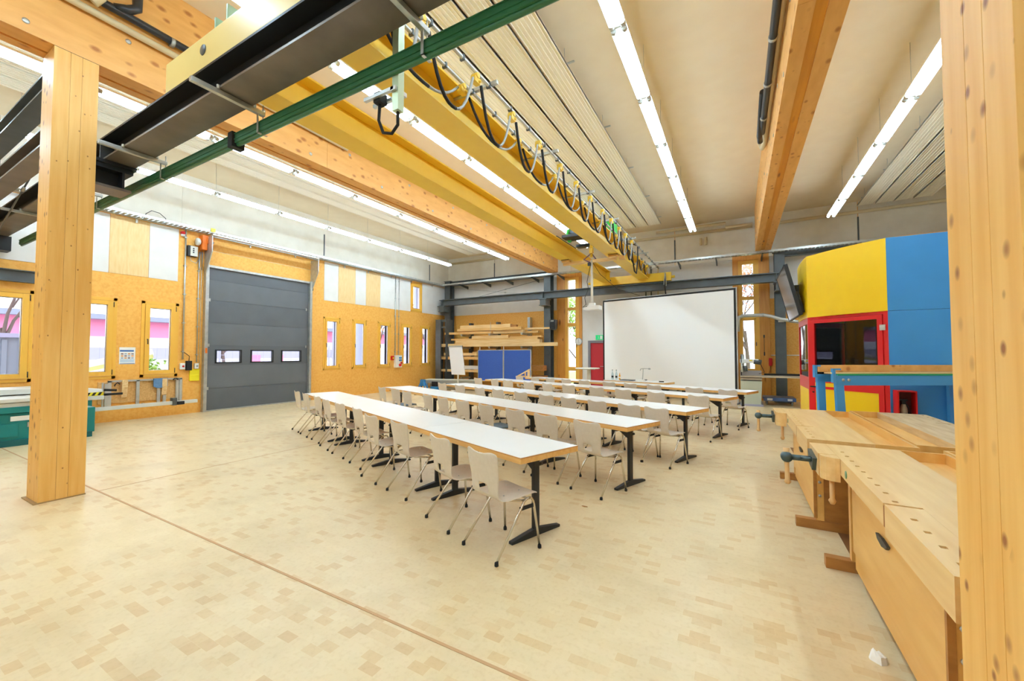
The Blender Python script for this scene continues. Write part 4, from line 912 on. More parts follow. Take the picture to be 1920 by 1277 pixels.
for ri, (o, yaw, ln, rn) in enumerate(ROWS):
    a = math.radians(yaw); D = Vector((math.cos(a), math.sin(a))); N_ = Vector((-math.sin(a), math.cos(a)))
    for k, (t_, off, ya_) in enumerate(CH[ri]):
        lab = 'cream shell chair with chrome legs, %s from the right in the %s row' % (ORD[k], rn)
        ang = math.radians(ya_ + (random.uniform(-4, 4) if ri else 0)); n2 = Vector((-math.sin(ang), math.cos(ang)))
        p = Vector(o) - D*t_ + N_*(off + (random.uniform(-.02, .02) if ri else 0)) + n2*.22
        if c0 is None: c0 = make_chair(lab); c = c0; c.location = (p.x, p.y, 0); c.rotation_euler = (0, 0, ang); c['group'] = 'cream shell chairs at the table rows'
        else: c = dup(c0, (p.x, p.y, 0), ang, lab, 'cream shell chairs at the table rows')
        if (ri, k) in CUSH:
            cu = thing('seat_cushion', 'blue grey cushion on the %s chair from the right in the second row' % ORD[k], 'cushion', (p.x, p.y, .45), ang)
            obj('pad', MB().box(-.19, -.15, .007, .19, .21, .028), cush_m, cu, world=False, bev=.012)

# ------------------------------------------------------------------ teacher desk and things on it
td = thing('teacher_desk', 'white front desk with beech edge before the projection screen', 'desk', (-3.68, 12.45, 0), math.radians(-17.5))
obj('tabletop', MB().box(0, 0, .742, 1.95, .7, .752), white_lam, td, world=False); obj('edge_band', MB().box(0, 0, .69, .95, .7, .742).box(.955, 0, .69, 1.95, .7, .742), beech, td, world=False)
for x in (.15, 1.8): l = obj('leg', MB().box(x-.02, .31, .03, x+.02, .37, .69), black_m, td, world=False); obj('foot', MB().box(x-.02, .05, 0, x+.02, .65, .04), black_m, l, world=False)
TD = MW[td.name]
def on_desk(x, y, z=.752): return TD @ Vector((x, y, z))
for k, (x, m, l) in enumerate(((.10, bottle_b, 'leftmost clear water bottle on the front desk'), (.24, bottle_b, 'second clear water bottle on the front desk, next to the orange one'), (.36, bottle_o, 'small orange drink bottle on the front desk'))):
    p = on_desk(x, .35); s = 1 if k < 2 else .75
    t = thing('bottle', l, 'bottle', p); obj('body', MB().lathe([(.03*s, 0), (.034*s, .01), (.034*s, .15*s), (.028*s, .19*s), (.013*s, .24*s), (.012*s, .29*s)], 14), m, t, world=False)
    obj('cap', MB().lathe([(.014*s, .29*s), (.014*s, .31*s)], 12), black_m if k < 2 else white_p, t, world=False); obj('label_band', MB().lathe([(.0345*s, .06), (.0345*s, .11*s+.01)], 14), black_m if k < 2 else paper, t, world=False)
p = on_desk(.70, .3); t = thing('laptop', 'flat closed black laptop lying on the front desk', 'laptop', p, math.radians(-17)); obj('base', MB().cbox((0, 0, .008), (.45, .28, .014)), black_m, t, world=False, bev=.003); obj('lid', MB().cbox((0, 0, .02), (.45, .28, .008)), steel_d, t, world=False, bev=.003)
p = on_desk(1.08, .35); t = thing('document_camera', 'white document camera with raised arm on the front desk', 'document camera', p)
obj('base', MB().cbox((0, 0, .02), (.28, .2, .04)), white_p, t, world=False, bev=.01); obj('column', MB().tube([(.05, 0, .04), (.07, 0, .36)], .010, 8), grey_m, t, world=False)
obj('arm', MB().tube([(-.02, 0, .31), (.0, 0, .36), (.07, 0, .37), (.24, 0, .37)], .010, 8), grey_m, t, world=False); obj('head', MB().cbox((.25, 0, .365), (.06, .05, .05)), grey_m, t, world=False, bev=.01); obj('control_panel', MB().cbox((.14, -.02, .035), (.08, .12, .02)), black_m, t, world=False)
p = on_desk(1.75, .3); solo('remote_control', MB().cbox((p.x, p.y, p.z+.015), (.13, .06, .03)), rubber, 'small black remote control at the right end of the front desk', 'remote control', p, bev=.006)
p = on_desk(1.5, .3); solo('paper_sheet', MB().cbox((p.x, p.y, p.z+.003), (.21, .29, .004)), paper, 'white paper sheet lying on the front desk', 'paper', p)

# ------------------------------------------------------------------ machine, duct, phone, dolly near the right window
rs = thing('radial_saw', 'grey green radial arm saw on a long bench right of the screen', 'saw', (.3, 14.4, 0))
obj('cabinet', MB().prism([(.06, .05), (.58, .05), (.62, .75), (.06, .75)], 14.1, 14.9, 'xz'), grey_gn, rs, bev=.01)
obj('base', MB().box(.05, 14.05, 0, .64, 14.95, .06), mat('lilac_grey', '#A9A9BE', .5), rs)
obj('bench_top', MB().box(.05, 14.05, .86, 1.75, 14.75, .90).box(.06, 14.1, .78, .62, 14.9, .84), mat('bench_grey', '#B7A890', .5), rs)
obj('fence', MB().box(.7, 14.7, .90, 1.75, 14.73, .96), rubber, rs); obj('guard', MB().box(.05, 14.5, .9, .62, 14.52, 1.05), mat('guard_grey', '#B0A8A4', .4), rs)
obj('column', MB().tube([(.12, 14.7, .9), (.12, 14.7, 1.55)], .05, 12), galv, rs); obj('arm', MB().box(.05, 14.3, 1.28, .55, 14.42, 1.40), white_p, rs, bev=.02)
obj('motor', MB().tube([(.42, 14.35, 1.33), (.62, 14.35, 1.30)], .075, 14), steel_d, rs); obj('motor', MB().tube([(.14, 14.3, 1.10), (.25, 14.3, 1.12)], .09, 14), steel_d, rs); obj('blade_guard', MB().lathe([(.14, 0), (.14, .04)], 20, (.08, 14.2, 1.15), 'x'), grey_l, rs)
obj('handle', MB().tube([(.12, 14.25, 1.2), (.12, 14.1, 1.25), (.12, 14.08, 1.15)], .012, 8).tube([(.09, 14.3, .9), (.09, 14.25, 1.35), (.08, 14.3, 1.5)], .012, 6), rubber, rs); obj('cable', MB().tube([(.6, 14.4, 1.25), (.7, 14.5, 1.0), (.55, 14.5, .95)], .008, 6), rubber, rs)
obj('yellow_sticker', MB().box(.30, 14.298, 1.34, .38, 14.3, 1.375), yellow_p, rs); obj('leg', MB().box(1.6, 14.1, 0, 1.65, 14.7, .86), steel_d, rs)
dt = thing('exhaust_duct', 'grey round exhaust duct bending along the far wall behind the television', 'duct', (.8, 15.5, 2.75))
obj('pipe', MB().tube([(.02, 15.35, 2.3), (.02, 15.35, 2.65), (.06, 15.38, 2.78), (.2, 15.4, 2.82), (.75, 15.4, 2.82), (.98, 15.4, 2.76), (1.2, 15.35, 2.66), (1.7, 15.35, 2.55), (2.6, 15.35, 2.55)], .055, 14), pipe_gr, dt)
obj('collar', MB().lathe([(.06, 0), (.06, .05)], 14, (.70, 15.4, 2.82), 'x').lathe([(.06, 0), (.06, .05)], 14, (.12, 15.4, 2.82), 'x'), galv, dt)
ph = thing('wall_phone', 'red wall phone with coiled cord left of the right steel column', 'phone', (.98, F-.05, 1.15))
obj('handset', MB().box(.90, F-.09, 1.16, 1.0, F-.01, 1.42), red_m, ph, bev=.02); obj('cord', MB().tube([(.95, F-.06, 1.16), (.93, F-.06, 1.0), (.90, F-.06, .88), (.92, F-.05, .75)], .007, 6), rubber, ph)
solo('wall_strip', MB().box(.97, F-.03, 1.50, XR, F, 1.53), white_p, 'thin pale strip across the board wall behind the right steel column', 'trim strip', (2, F, 1.5))
sr = thing('door_latch', 'dark metal rod latch on the timber right of the right window', 'latch', (.85, F-.05, 1.9))
obj('rod', MB().tube([(.78, F-.06, 1.55), (.78, F-.06, 2.15)], .008, 6).box(.76, F-.07, 2.1, .80, F-.05, 2.2).box(.765, F-.08, 1.5, .80, F-.05, 1.62), black_m, sr)
dl = thing('transport_dolly', 'blue grey transport dolly with four castors before the far wall', 'dolly', (1.07, 14.9, 0))
obj('deck', MB().box(.68, 14.62, .19, 1.48, 15.3, .24), mat('deck_brown', '#77706E', .5), dl, bev=.006); obj('side_frame', MB().box(.67, 14.60, .13, 1.49, 14.64, .235).box(.67, 15.28, .13, 1.49, 15.32, .235), mat('frame_blue', '#5A74A8', .5), dl, bev=.005)
obj('label_plate', MB().box(.76, 14.595, .15, .90, 14.60, .21).box(1.28, 14.595, .15, 1.40, 14.60, .21), paper, dl)
for x in (.76, 1.40):
    for y in (14.72, 15.2):
        c = obj('castor', MB().lathe([(.055, -.018), (.06, -.01), (.06, .01), (.055, .018)], 16, (x, y, .06), 'x'), grey_m, dl); obj('fork', MB().box(x-.03, y-.02, .06, x-.022, y+.02, .14).box(x+.022, y-.02, .06, x+.03, y+.02, .14).box(x-.04, y-.04, .13, x+.04, y+.04, .14), black_m, c)

# ------------------------------------------------------------------ yellow/red/blue cabin
s = 1.15; ox, oy = 1.03, 8.31; q = s/math.sqrt(2)
OC = [(ox, oy), (ox+q, oy-q), (ox+q+s, oy-q), (ox+2*q+s, oy), (ox+2*q+s, oy+s), (ox+q+s, oy+s+q), (ox+q, oy+s+q), (ox, oy+s)]
cbn = thing('cabin', 'octagonal cabin with yellow, blue and red painted panels on the right', 'cabin', (2.42, 8.9, 0))
def face_M(i):
    a, b = Vector(OC[i] + (0,)), Vector(OC[(i+1) % 8] + (0,)); d = (b-a).normalized(); n = Vector((d.y, -d.x, 0))
    return Matrix(((d.x, n.x, 0, a.x), (d.y, n.y, 0, a.y), (0, 0, 1, 0), (0, 0, 0, 1)))
HT, DH = 3.20, 2.17
def fb(mb, i, u0, u1, z0, z1, t0_=-.04, t1_=0.0, mi=0): return mb.box(u0, t0_, z0, u1, t1_, z1, mi, face_M(i))
# upper bands
for i, m in ((0, cab_yel), (7, cab_yel), (1, cab_blu), (2, cab_blu), (3, cab_blu), (4, cab_blu), (5, cab_blu), (6, cab_yel)):
    mb = MB(); 
    if i in (0, 7, 6):
        n = 8; M = face_M(i)
        v = []; f = []
        for k in range(n+1):
            u = s*k/n; bow = .05*math.sin(PI*k/n) if i == 0 else .02*math.sin(PI*k/n)
            for (tt, z) in ((bow, DH+.0), (bow, HT), (-.04, HT), (-.04, DH)): v.append(M @ Vector((u, tt, z)))
        for k in range(n):
            for j in range(4): f.append((4*k+j, 4*k+(j+1) % 4, 4*k+4+(j+1) % 4, 4*k+4+j))
        f += [(0, 1, 2, 3), (4*n+3, 4*n+2, 4*n+1, 4*n)]; mb.add(v, f, False)
    else: fb(mb, i, 0, s, DH, HT)
    obj('upper_panel', mb, m, cbn)
for i in (1, 2, 3, 4): obj('lower_panel', fb(MB(), i, 0, s, .0, DH-.004), cab_blu, cbn)
for i in (5,): obj('lower_panel', fb(MB(), i, 0, s, 0, DH-.004), dark_in, cbn)
# door face (0)
dr = obj('door_frame', fb(fb(fb(MB(), 0, 0, .04, 0, DH), 0, s-.06, s, 0, DH), 0, .04, s-.06, DH-.04, DH), cab_red, cbn)
lf = MB(); a0, a1 = .044, s-.064
fb(lf, 0, a0, a0+.068, .02, DH-.044, -.035, .012); fb(lf, 0, a1-.068, a1, .02, DH-.044, -.035, .012); fb(lf, 0, a0+.068, a1-.068, DH-.105, DH-.044, -.035, .012); fb(lf, 0, a0+.068, a1-.068, 1.0, 1.17, -.035, .012); fb(lf, 0, a0+.068, a1-.068, .02, .10, -.035, .012)
dl_ = obj('door', lf, cab_red, cbn)
obj('door_panel', fb(fb(MB(), 0, a0+.068, a0+.36, 1.04, 1.10, -.03, .014), 0, a0+.068, a1-.068, .10, 1.0, -.03, .004), cab_yel, dl_)
obj('pane', fb(MB(), 0, a0+.063, a1-.063, 1.17, DH-.105, -.015, -.009), glass_cab, dl_)
obj('handle', fb(fb(MB(), 0, a0+.015, a0+.10, 1.02, 1.04, .012, .055), 0, a0+.03, a0+.05, .93, .95, .012, .03), rubber, dl_)
obj('hinge', fb(fb(MB(), 0, a1-.03, a1+.04, 1.90, 1.98, .012, .02), 0, a1-.03, a1+.04, .3, .38, .012, .02), galv, dl_)
# left face (7) and back left (6): window faces
for i in (7, 6):
    fr_ = MB(); fb(fr_, i, 0, .05, 0, DH); fb(fr_, i, s-.06, s, 0, DH); fb(fr_, i, .05, s-.06, DH-.10, DH); fb(fr_, i, .05, s-.06, .97, 1.17)
    obj('window_frame', fr_, cab_red, cbn); obj('lower_panel', fb(MB(), i, .05, s-.06, 0, .97), cab_yel, cbn); obj('pane', fb(MB(), i, .05, s-.06, 1.17, DH-.10, -.02, -.014), glass_cab, cbn)
def inset(k):
    cx, cy = sum(p[0] for p in OC)/8, sum(p[1] for p in OC)/8; return [(cx+(p[0]-cx)*k, cy+(p[1]-cy)*k) for p in OC]
obj('roof', MB().prism(inset(.965), HT-.04, HT-.0), panel_wood, cbn); obj('inner_ceiling', MB().prism(inset(.96), DH+.2, DH+.24), dark_in, cbn)
II = inset(.962)
obj('inner_lining', MB().bar(II[1]+(1.2,), II[2]+(1.2,), .02, 2.36).bar(II[2]+(1.2,), II[3]+(1.2,), .02, 2.36).bar(II[3]+(1.2,), II[4]+(1.2,), .02, 2.36).bar(II[4]+(1.2,), II[5]+(1.2,), .02, 2.36).bar(II[5]+(1.2,), II[6]+(1.2,), .02, 2.36), dark_in, cbn)
obj('roof_rim', MB().box(2.0, 7.7, HT, 2.9, 7.76, HT+.05), timber_or, cbn)
obj('inner_bench', MB().box(1.5, 8.9, .9, 2.9, 9.5, .95).box(2.2, 8.9, .95, 2.5, 9.1, 1.2), steel_d, cbn)
tg = obj('label_tag', fb(MB(), 1, .78, .81, 2.05, 2.065, 0, .003), paper, cbn)
ec = thing('extinguisher_cabinet', 'open red cabinet on the blue side of the cabin', 'cabinet', (1.97, 7.42, .55))
ec_in = obj('inner_wall', MB().box(1.885, 7.47, .565, 2.05, 7.485, 1.055), mat('dark_red', '#5A0A10', .5), ec)
obj('box', MB().box(1.87, 7.30, .55, 1.885, 7.49, 1.07).box(2.05, 7.30, .55, 2.065, 7.49, 1.07).box(1.885, 7.30, 1.055, 2.05, 7.49, 1.07).box(1.885, 7.30, .55, 2.05, 7.49, .565), cab_red, ec)
fe = thing('fire_extinguisher', 'small fire extinguisher inside the red cabinet', 'fire extinguisher', (1.95, 7.39, .565))
obj('cylinder', MB().lathe([(.035, 0), (.04, .02), (.04, .26), (.025, .31), (.015, .33)], 16, (1.95, 7.39, .565)), mat('ext_grey', '#B7A98C', .3, metal=.3), fe); obj('valve', MB().cbox((1.95, 7.39, .91), (.04, .04, .05)).cbox((1.95, 7.39, .94), (.08, .03, .02)), black_m, fe); obj('hose', MB().tube([(1.96, 7.39, .92), (2.0, 7.39, .84), (2.0, 7.39, .74)], .008, 6), rubber, fe)

# television on the cabin's left face
tv = thing('television', 'large flat television tilted forward on the left face of the cabin', 'television', (.85, 9.2, 2.25))
Mt = Matrix.Translation((.985, 9.22, 2.24)) @ Matrix.Rotation(math.radians(-13), 4, 'Y')   # local x = outward normal (-x side), z up along panel
obj('case', MB().box(-.05, -.78, 0, 0.0, .78, .92, 0, Mt), black_m, tv, bev=.006)
obj('screen', MB().box(-.054, -.76, .02, -.05, .76, .90, 0, Mt), tv_scr, tv)
obj('bezel', MB().box(-.060, -.78, 0, -.05, .78, .018, 0, Mt).box(-.060, -.78, .902, -.05, .78, .92, 0, Mt).box(-.060, -.78, 0, -.05, -.762, .92, 0, Mt).box(-.060, .762, 0, -.05, .78, .92, 0, Mt), black_m, tv)
obj('rear_housing', MB().box(0.0, -.70, .04, .05, .70, .42, 0, Mt), black_m, tv, bev=.015)
obj('wall_mount', MB().bar((.86, 9.2, 2.75), (1.03, 9.2, 2.75), .12, .2).bar((.95, 9.2, 2.45), (1.03, 9.2, 2.45), .12, .1), steel_d, tv)

# ------------------------------------------------------------------ blue trestle frame with timber rail
tf = thing('rail_stand', 'tall blue steel stand with timber and green top rails before the cabin', 'stand', (.98, 6.47, 0), math.radians(29.2))
obj('timber_rail', MB().box(.02, .13, 1.33, 1.79, .17, 1.42), pine_y, tf, world=False, bev=.003); obj('cream_strip', MB().box(.05, -.02, 1.312, 1.79, .10, 1.33), plank, tf, world=False)
obj('green_strip', MB().box(.12, -.035, 1.292, 1.79, -.01, 1.312), mat('strip_green', '#12A06A', .4), tf, world=False)
obj('top_beam', MB().box(.10, -.03, 1.165, 1.79, .01, 1.292), blue_tr, tf, world=False, bev=.004); obj('top_beam', MB().box(-.02, .12, 1.20, 1.79, .16, 1.30), blue_tr, tf, world=False, bev=.004)
obj('leg', MB().prism([(.10, 1.20), (.20, 1.20), (.26, 0), (.14, 0)], -.03, .01, 'xz'), blue_tr, tf, world=False, bev=.004); obj('leg', MB().prism([(-.02, 1.28), (.08, 1.28), (.10, 0), (.02, 0)], .12, .16, 'xz'), blue_tr, tf, world=False, bev=.004)
obj('leg', MB().box(1.70, -.03, 0, 1.79, .01, 1.20).box(1.70, .12, 0, 1.79, .16, 1.20), blue_tr, tf, world=False)
obj('hook', MB().box(.06, -.04, 1.20, .09, .0, 1.38).box(.06, -.04, 1.36, .16, -.02, 1.38), blue_tr, tf, world=False); obj('hook', MB().box(-.06, .11, 1.26, -.03, .15, 1.42).box(-.06, .11, 1.40, .02, .13, 1.42), blue_tr, tf, world=False)
obj('bolt', MB().lathe([(.018, 0), (.018, -.012)], 12, (.19, -.03, 1.235), 'y').lathe([(.018, 0), (.018, -.012)], 12, (.26, -.03, 1.235), 'y'), galv, tf, world=False)

# ------------------------------------------------------------------ workbenches
def make_bench(lab, m_top=None, m_fr=None):
    # local: x 0 = front edge, +x to the back, y 0 = near end (tail vise), y 2.2 = far end (front vise)
    m_top = m_top or bench_w; m_fr = m_fr or bench_f
    t = thing('workbench', lab, 'workbench'); Wd, L_ = .70, 2.2; z1 = .85; tk = .11
    # slab with dog holes
    hs = [(.045, .067, .77+.142*k, .795+.142*k) for k in range(9)]
    holes = [(a, b, c, d) for a, b, c, d in hs] + [(.02, .18, .69, .70)]
    us = sorted({.0, .44} | {h[0] for h in hs} | {h[1] for h in hs}); ys = sorted({.735, L_} | {h[2] for h in hs} | {h[3] for h in hs})
    m = MB()
    for a, b in zip(us, us[1:]):
        run = None
        for c, d in zip(ys, ys[1:]):
            if any(abs(a-h[0]) < 1e-6 and abs(c-h[2]) < 1e-6 for h in hs):
                if run: m.box(a, run[0], z1-tk, b, run[1], z1); run = None
                m.box(a, c, z1-tk, b, d, z1-.05)
            else: run = (run[0], d) if run else (c, d)
        if run: m.box(a, run[0], z1-tk, b, run[1], z1)
    m.box(.14, 0, z1-tk, .44, .735, z1)
    m2 = obj('top_slab', m, m_top, t, world=False)
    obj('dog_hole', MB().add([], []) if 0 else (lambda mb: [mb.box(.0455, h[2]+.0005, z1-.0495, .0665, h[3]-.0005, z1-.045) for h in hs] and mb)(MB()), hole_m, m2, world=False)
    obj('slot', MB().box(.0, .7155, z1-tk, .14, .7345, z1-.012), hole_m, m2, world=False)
    # tail vise jaw
    jm = MB(); th = [(.045, .067, .10+.142*k, .125+.142*k) for k in range(4)]
    ys = sorted({0, .715} | {h[2] for h in th} | {h[3] for h in th})
    for a, b in ((0, .045), (.067, .1395)): jm.box(a, 0, z1-.15, b, .715, z1)
    run = None
    for c, d in zip(ys, ys[1:]):
        if any(abs(c-h[2]) < 1e-6 for h in th): jm.box(.045, c, z1-.15, .067, d, z1-.05)
        else: jm.box(.045, c, z1-.15, .067, d, z1)
    tv_ = obj('tail_vise', jm, m_top, t, world=False); obj('dog_hole', (lambda mb: [mb.box(.0455, h[2]+.0005, z1-.0495, .0665, h[3]-.0005, z1-.045) for h in th] and mb)(MB()), hole_m, tv_, world=False)
    # front jaw block bulging out at the far end
    fj = obj('front_vise', MB().prism([(-.002, 1.66), (-.03, 1.68), (-.08, 1.72), (-.105, 1.76), (-.105, 1.80), (-.112, 1.80), (-.112, 2.2), (-.002, 2.2)], z1-.16, z1, 'xy').v and MB().prism([(-.002, 1.66), (-.03, 1.665), (-.075, 1.69), (-.10, 1.73), (-.10, 1.78), (-.002, 1.78)], z1-.16, z1, 'xy').box(-.105, 1.79, z1-.16, -.002, 2.2, z1), m_top, t, world=False)
    obj('vise_plate', MB().prism([(1.84, .80), (2.1, .82), (2.04, .72), (1.90, .70)], -.13, -.105, 'yz'), vise_i, fj, world=False)
    obj('vise_screw', MB().tube([(-.12, 1.97, .765), (-.26, 1.97, .765)], .022, 12).tube([(-.12, 1.9, .78), (-.19, 1.93, .775)], .014, 8), vise_i, fj, world=False)
    obj('vise_hub', MB().lathe([(.035, -.035), (.04, -.02), (.04, .02), (.035, .035)], 14, (-.28, 1.97, .765), 'y'), vise_i, fj, world=False)
    obj('vise_handle', MB().tube([(-.28, 1.985, .83), (-.28, 1.955, .70), (-.28, 1.94, .60), (-.28, 1.935, .58), (-.28, 1.93, .565)], [.022, .016, .016, .024, .012], 12), vise_h, fj, world=False)
    obj('jaw_handle', MB().tube([(-.04, 1.72, z1-.16), (-.04, 1.72, .56), (-.04, 1.72, .545), (-.04, 1.72, .52)], [.015, .015, .024, .012], 12), vise_h, fj, world=False)
    # tool well
    obj('tool_well', MB().box(.44, .02, z1-.085, .70, L_-.0, z1-.07).box(.68, 0, z1-.13, .70, L_, z1).box(.44, 0, z1-.13, .68, .02, z1).box(.44, L_-.02, z1-.13, .68, L_, z1), m_fr, t, world=False)
    obj('apron', MB().box(.01, .74, z1-.125, .035, 1.62, z1-tk), m_fr, t, world=False)
    # cabinet
    cb_ = obj('cabinet', MB().box(.10, .37, .12, .62, 1.77, .16).box(.60, .37, .12, .62, 1.77, .69).box(.10, 1.75, .12, .60, 1.77, .69).box(.10, .37, .12, .60, .39, .69).box(.10, .39, .66, .6, 1.75, .69), m_fr, t, world=False)
    obj('front_panel', MB().box(.078, .33, .20, .098, 1.78, .675), m_fr, cb_, world=False, bev=.002); obj('plinth_rail', MB().box(.085, .36, .09, .10, 1.76, .20), m_fr, cb_, world=False)
    obj('side_edge', MB().box(.075, .308, .10, .10, .328, .69), bench_d, cb_, world=False)
    obj('handle', MB().prism([(.96, .56), (.99, .535), (1.065, .522), (1.14, .535), (1.17, .56), (1.065, .568)], .062, .078, 'yz'), black_m, cb_, world=False, bev=.005)
    obj('lock', MB().box(.074, .90, .60, .078, .908, .625).box(.074, .66, .66, .078, .72, .69).box(.074, 1.05, .66, .078, 1.10, .69), rubber, cb_, world=False)
    # trestle legs with sledge feet
    for y in (.34, 1.93):
        tr_ = obj('leg_frame', MB().box(.09, y-.03, .08, .15, y+.03, .70).box(.50, y-.03, .08, .56, y+.03, .70).box(.15, y-.02, .30, .50, y+.02, .40), m_fr, t, world=False, bev=.003)
        obj('sledge_foot', MB().box(-.06, y-.035, 0, .66, y+.035, .08), bench_d, tr_, world=False, bev=.004)
    obj('end_panel', MB().box(.15, .315, .08, .50, .33, .70), bench_d, t, world=False); obj('end_panel', MB().box(.15, 1.79, .08, .50, 1.80, .70), bench_d, t, world=False)
    obj('bolt', MB().lathe([(.012, 0), (.012, -.006)], 10, (.12, .31, .30), 'y').lathe([(.012, 0), (.012, -.006)], 10, (.12, .31, .42), 'y').lathe([(.012, 0), (.012, -.006)], 10, (.12, .31, .54), 'y'), galv, t, world=False)
    obj('maker_badge', MB().lathe([(.025, 0), (.025, -.004)], 16, (.0, 1.50, .785), 'x'), mat('badge_green', '#7FA078', .4) if 'badge_green' not in MATS else MATS['badge_green'], t, world=False)
    return t
b1 = make_bench('beech workbench nearest the camera at the right with open tool well'); b1.location = (.60, 1.86, 0)
dup(b1, (.50, 4.22, 0), 0, 'beech workbench behind the nearest one, before the cabin')
b3 = make_bench('worn beech workbench back to back behind the second bench, with tail edge near camera', bench_o, bench_f); b3.location = (1.92, 6.55, 0); b3.rotation_euler = (0, 0, PI)
dup(b3, (2.02, 4.2, 0), PI, 'worn beech workbench mostly hidden behind the right foreground post')
dup(b3, (2.82, 6.36, 0), PI, 'worn workbench corner just seen beside the right foreground post')

# floor bits
random.seed(2); mb = MB()
ring = []
for k in range(9):
    a = k/9*2*PI; ring.append((.035*math.cos(a)*random.uniform(.6, 1.3), .03*math.sin(a)*random.uniform(.6, 1.3)))
v = [(x, y, .0) for x, y in ring]+[(x*.8, y*.8, random.uniform(.02, .04)) for x, y in ring]+[(x*.4-.01, y*.4+.01, random.uniform(.03, .06)) for x, y in ring]
f = [tuple(reversed(range(9)))]+[(i, (i+1) % 9, 9+(i+1) % 9, 9+i) for i in range(9)]+[(9+i, 9+(i+1) % 9, 18+(i+1) % 9, 18+i) for i in range(9)]+[tuple(range(18, 27))]
o_ = obj('crumpled_paper', MB().add(v, f), paper); o_.location = (.60, 2.76, 0); tag(o_, 'crumpled white paper scrap on the floor before the nearest workbench', 'paper scrap')
o_ = obj('dry_leaf', MB().prism([(-.03, 0), (-.01, .012), (.03, .006), (.035, -.004), (0, -.014)], 0, .004), bench_d); o_.location = (-1.40, 4.03, 0); tag(o_, 'small brown leaf on the floor between the first two table rows', 'leaf')

# ------------------------------------------------------------------ outside
t = thing('red_building', 'long low building with red and white facade seen through the left windows', 'building', (-25, 14, 0))
obj('wall', MB().box(-28, 1, 0, -25, 40, 3.1), bld_wht, t); obj('red_band', MB().box(-25, 1, 2.35, -24.96, 40, 3.1), bld_red, t); obj('grey_band', MB().box(-25, 1, 1.3, -24.96, 40, 1.85), bld_gry, t)
obj('roof', MB().box(-28.4, .6, 3.1, -24.5, 40, 3.32), roof_g, t)
m = MB()
for y in (10.2, 13.2, 14.6, 21.0): m.box(-24.95, y, -.3, -24.9, y+.55, 1.5)
obj('red_pillar', m, bld_red, t)
fn = thing('mesh_fence', 'grey wire mesh fence outside the left windows', 'fence', (-19, 12, 0)); m = MB()
for k in range(100): m.box(-19.0, 1+k*.26, -.1, -18.99, 1.012+k*.26, 1.9)
for k in range(9): m.box(-19.0, 1, .2*k+.1, -18.99, 27, .2*k+.115)
obj('mesh', m, bld_gry, fn); m = MB()
for k in range(11): m.box(-19.03, 1+k*2.6, -.1, -18.97, 1.06+k*2.6, 2.0)
obj('post', m, bld_gry, fn)
ct = thing('metal_shed', 'grey ribbed metal shed outside the leftmost window', 'shed', (-15.5, 2.0, 0)); m = MB().box(-16.4, .2, -.1, -15.0, 2.9, 1.95)
for k in range(10): m.box(-15.0, .25+k*.27, 0, -14.96, .33+k*.27, 1.9)
obj('wall', m, cont_m, ct); obj('roof_edge', MB().box(-16.5, .1, 1.95, -14.9, 3.0, 2.05), bld_gry, ct)
ti = thing('tilted_board', 'white and lime tilted board outside the second window', 'board', (-14.2, 4.0, 0)); obj('white_board', MB().bar((-14.1, 3.2, 1.18), (-14.1, 4.9, 1.62), .05, .16), bld_wht, ti); obj('lime_edge', MB().bar((-14.08, 3.2, 1.06), (-14.08, 4.9, 1.50), .05, .10), lime, ti); obj('stand', MB().box(-14.2, 3.2, -.1, -14.1, 3.3, 1.2).box(-14.2, 4.7, -.1, -14.1, 4.8, 1.5), cont_m, ti)
solo('garden_heap', MB().lathe([(.8, 0), (.7, .4), (.45, .8), (.1, 1.0)], 9, (-15.2, 3.9, -.1)), mat('heap', '#6E5B45', .9, c2='#4D4A48', ns=6), 'dark heap outside below the tilted board', 'heap', (-15.2, 3.9, -.1))
def branch(mb, p, d, ln, r, depth):
    e = p + d*ln; mid = p + d*ln*.5 + Vector((random.uniform(-1, 1), random.uniform(-1, 1), 0))*ln*.06
    mb.tube([p, mid, e], [r, r*.8, r*.62], 5 if depth > 1 else 3, caps=False)
    tips = [e]
    if depth:
        tips = []
        for k in range(3 if depth > 1 else 4):
            nd = (d + Vector((random.uniform(-1, 1), random.uniform(-1, 1), random.uniform(-.3, .7)))*.75).normalized()
            tips += branch(mb, p + d*ln*random.uniform(.55, 1.0), nd, ln*random.uniform(.55, .8), r*.55, depth-1)
    return tips
def tree(x, y, h, label, foliage=None, nleaf=1200, sd=0, spread=1.0, lowf=0):
    random.seed(sd); t = thing('tree', label, 'tree', (x, y, -.1), 0)
    mb = MB(); tips = branch(mb, Vector((0, 0, 0)), Vector((random.uniform(-.05, .05), random.uniform(-.05, .05), 1)).normalized(), h*.36, h*.014, 5)
    obj('trunk', mb, bark, t, world=False)
    if foliage:
        lm = MB(); v = []; f = []
        for k in range(nleaf):
            c = random.choice(tips) + Vector((random.gauss(0, .35), random.gauss(0, .35), random.gauss(0, .3)))*spread
            a = Vector((random.uniform(-1, 1), random.uniform(-1, 1), random.uniform(-1, 1))).normalized(); b = a.orthogonal().normalized(); sz = random.uniform(.05, .11)
            n = len(v); v += [c+a*sz, c+b*sz*.6, c-a*sz, c-b*sz*.6]; f.append((n, n+1, n+2, n+3))
        lm.add(v, f); lf_ = obj('foliage', lm, foliage, t, world=False); lf_['kind'] = 'stuff'
tree(-21, 3.4, 7, 'bare tree beyond the grey shed outside the leftmost window', None, sd=3)
tree(-20, 9.3, 6, 'bare tree with thin branches outside the window left of the gate', None, sd=5)
tree(-21, 19, 6.5, 'autumn tree outside the first window right of the gate', leaf_o, 1500, sd=7)
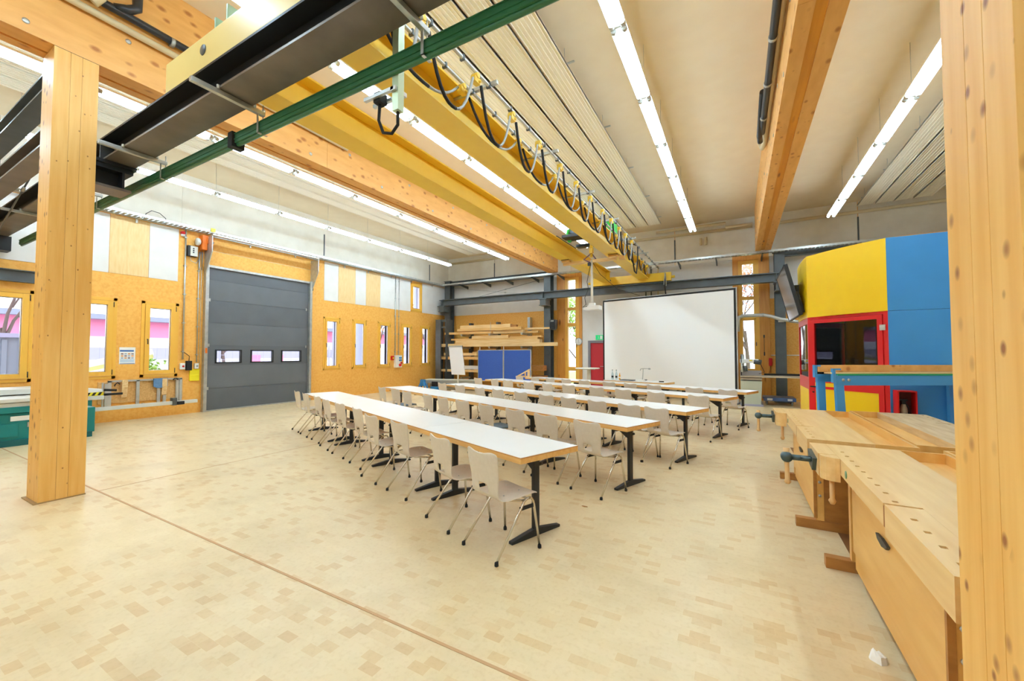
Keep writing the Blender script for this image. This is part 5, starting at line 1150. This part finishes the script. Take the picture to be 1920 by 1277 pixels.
tree(-20.5, 24, 7, 'autumn tree outside the right windows, farther along', leaf_o, 1500, sd=8)
tree(-19, 27, 6, 'green leaved tree outside the last windows of the left wall', leaf_g, 1500, sd=9)
tree(-9.5, 22, 6.5, 'light green tree outside the left timber window', leaf_g, 2600, sd=12)
tree(-7.6, 21, 5.5, 'loose leaved tree close outside the left timber window', leaf_g, 1500, sd=13)
tree(.4, 21, 7.5, 'bare autumn tree outside the right timber window', leaf_o, 700, sd=14)
tree(-.2, 19.5, 7.5, 'nearest bare tree outside the right timber window', None, sd=21)
tree(1.2, 24, 8, 'second bare tree farther back outside the right timber window', leaf_o, 500, sd=15)
sbh = thing('shrub', 'small green shrub outside the window left of the gate', 'shrub', (-14.6, 5.0, -.1)); random.seed(20); v = []; f = []
for k in range(260):
    c = Vector((random.gauss(0, .16), random.gauss(0, .13), random.uniform(.2, 1.55))); a = Vector((random.uniform(-1, 1), random.uniform(-1, 1), random.uniform(-1, 1))).normalized(); b = a.orthogonal().normalized(); n = len(v); v += [c+a*.07, c+b*.04, c-a*.07, c-b*.04]; f.append((n, n+1, n+2, n+3))
obj('foliage', MB().add(v, f), leaf_g, sbh, world=False)['kind'] = 'stuff'; obj('stem', MB().tube([(0, 0, 0), (0, 0, 1.3)], .02, 6), bark, sbh, world=False)
t = thing('white_van', 'white parked van outside the first window right of the gate', 'van', (-22.5, 19, 0)); obj('body', MB().prism([(17, .3), (21, .3), (21, 1.9), (18.2, 1.9), (17.5, 1.2), (17, 1.1)], -23.4, -21.6, 'yz'), bld_wht, t, bev=.08); obj('wheel', MB().lathe([(.33, 0), (.33, .2)], 16, (-21.75, 17.8, .28), 'x').lathe([(.33, 0), (.33, .2)], 16, (-21.75, 20.2, .28), 'x'), rubber, t); obj('side_window', MB().box(-21.61, 18.3, 1.2, -21.59, 19.3, 1.7), mat('van_glass', '#55606A', .2), t)
solo('hedge_wall', MB().box(-3, 27, -.1, 8, 27.5, 1.5), bld_wht, 'low white wall outside the right timber window', 'wall', (2, 27, -.1))
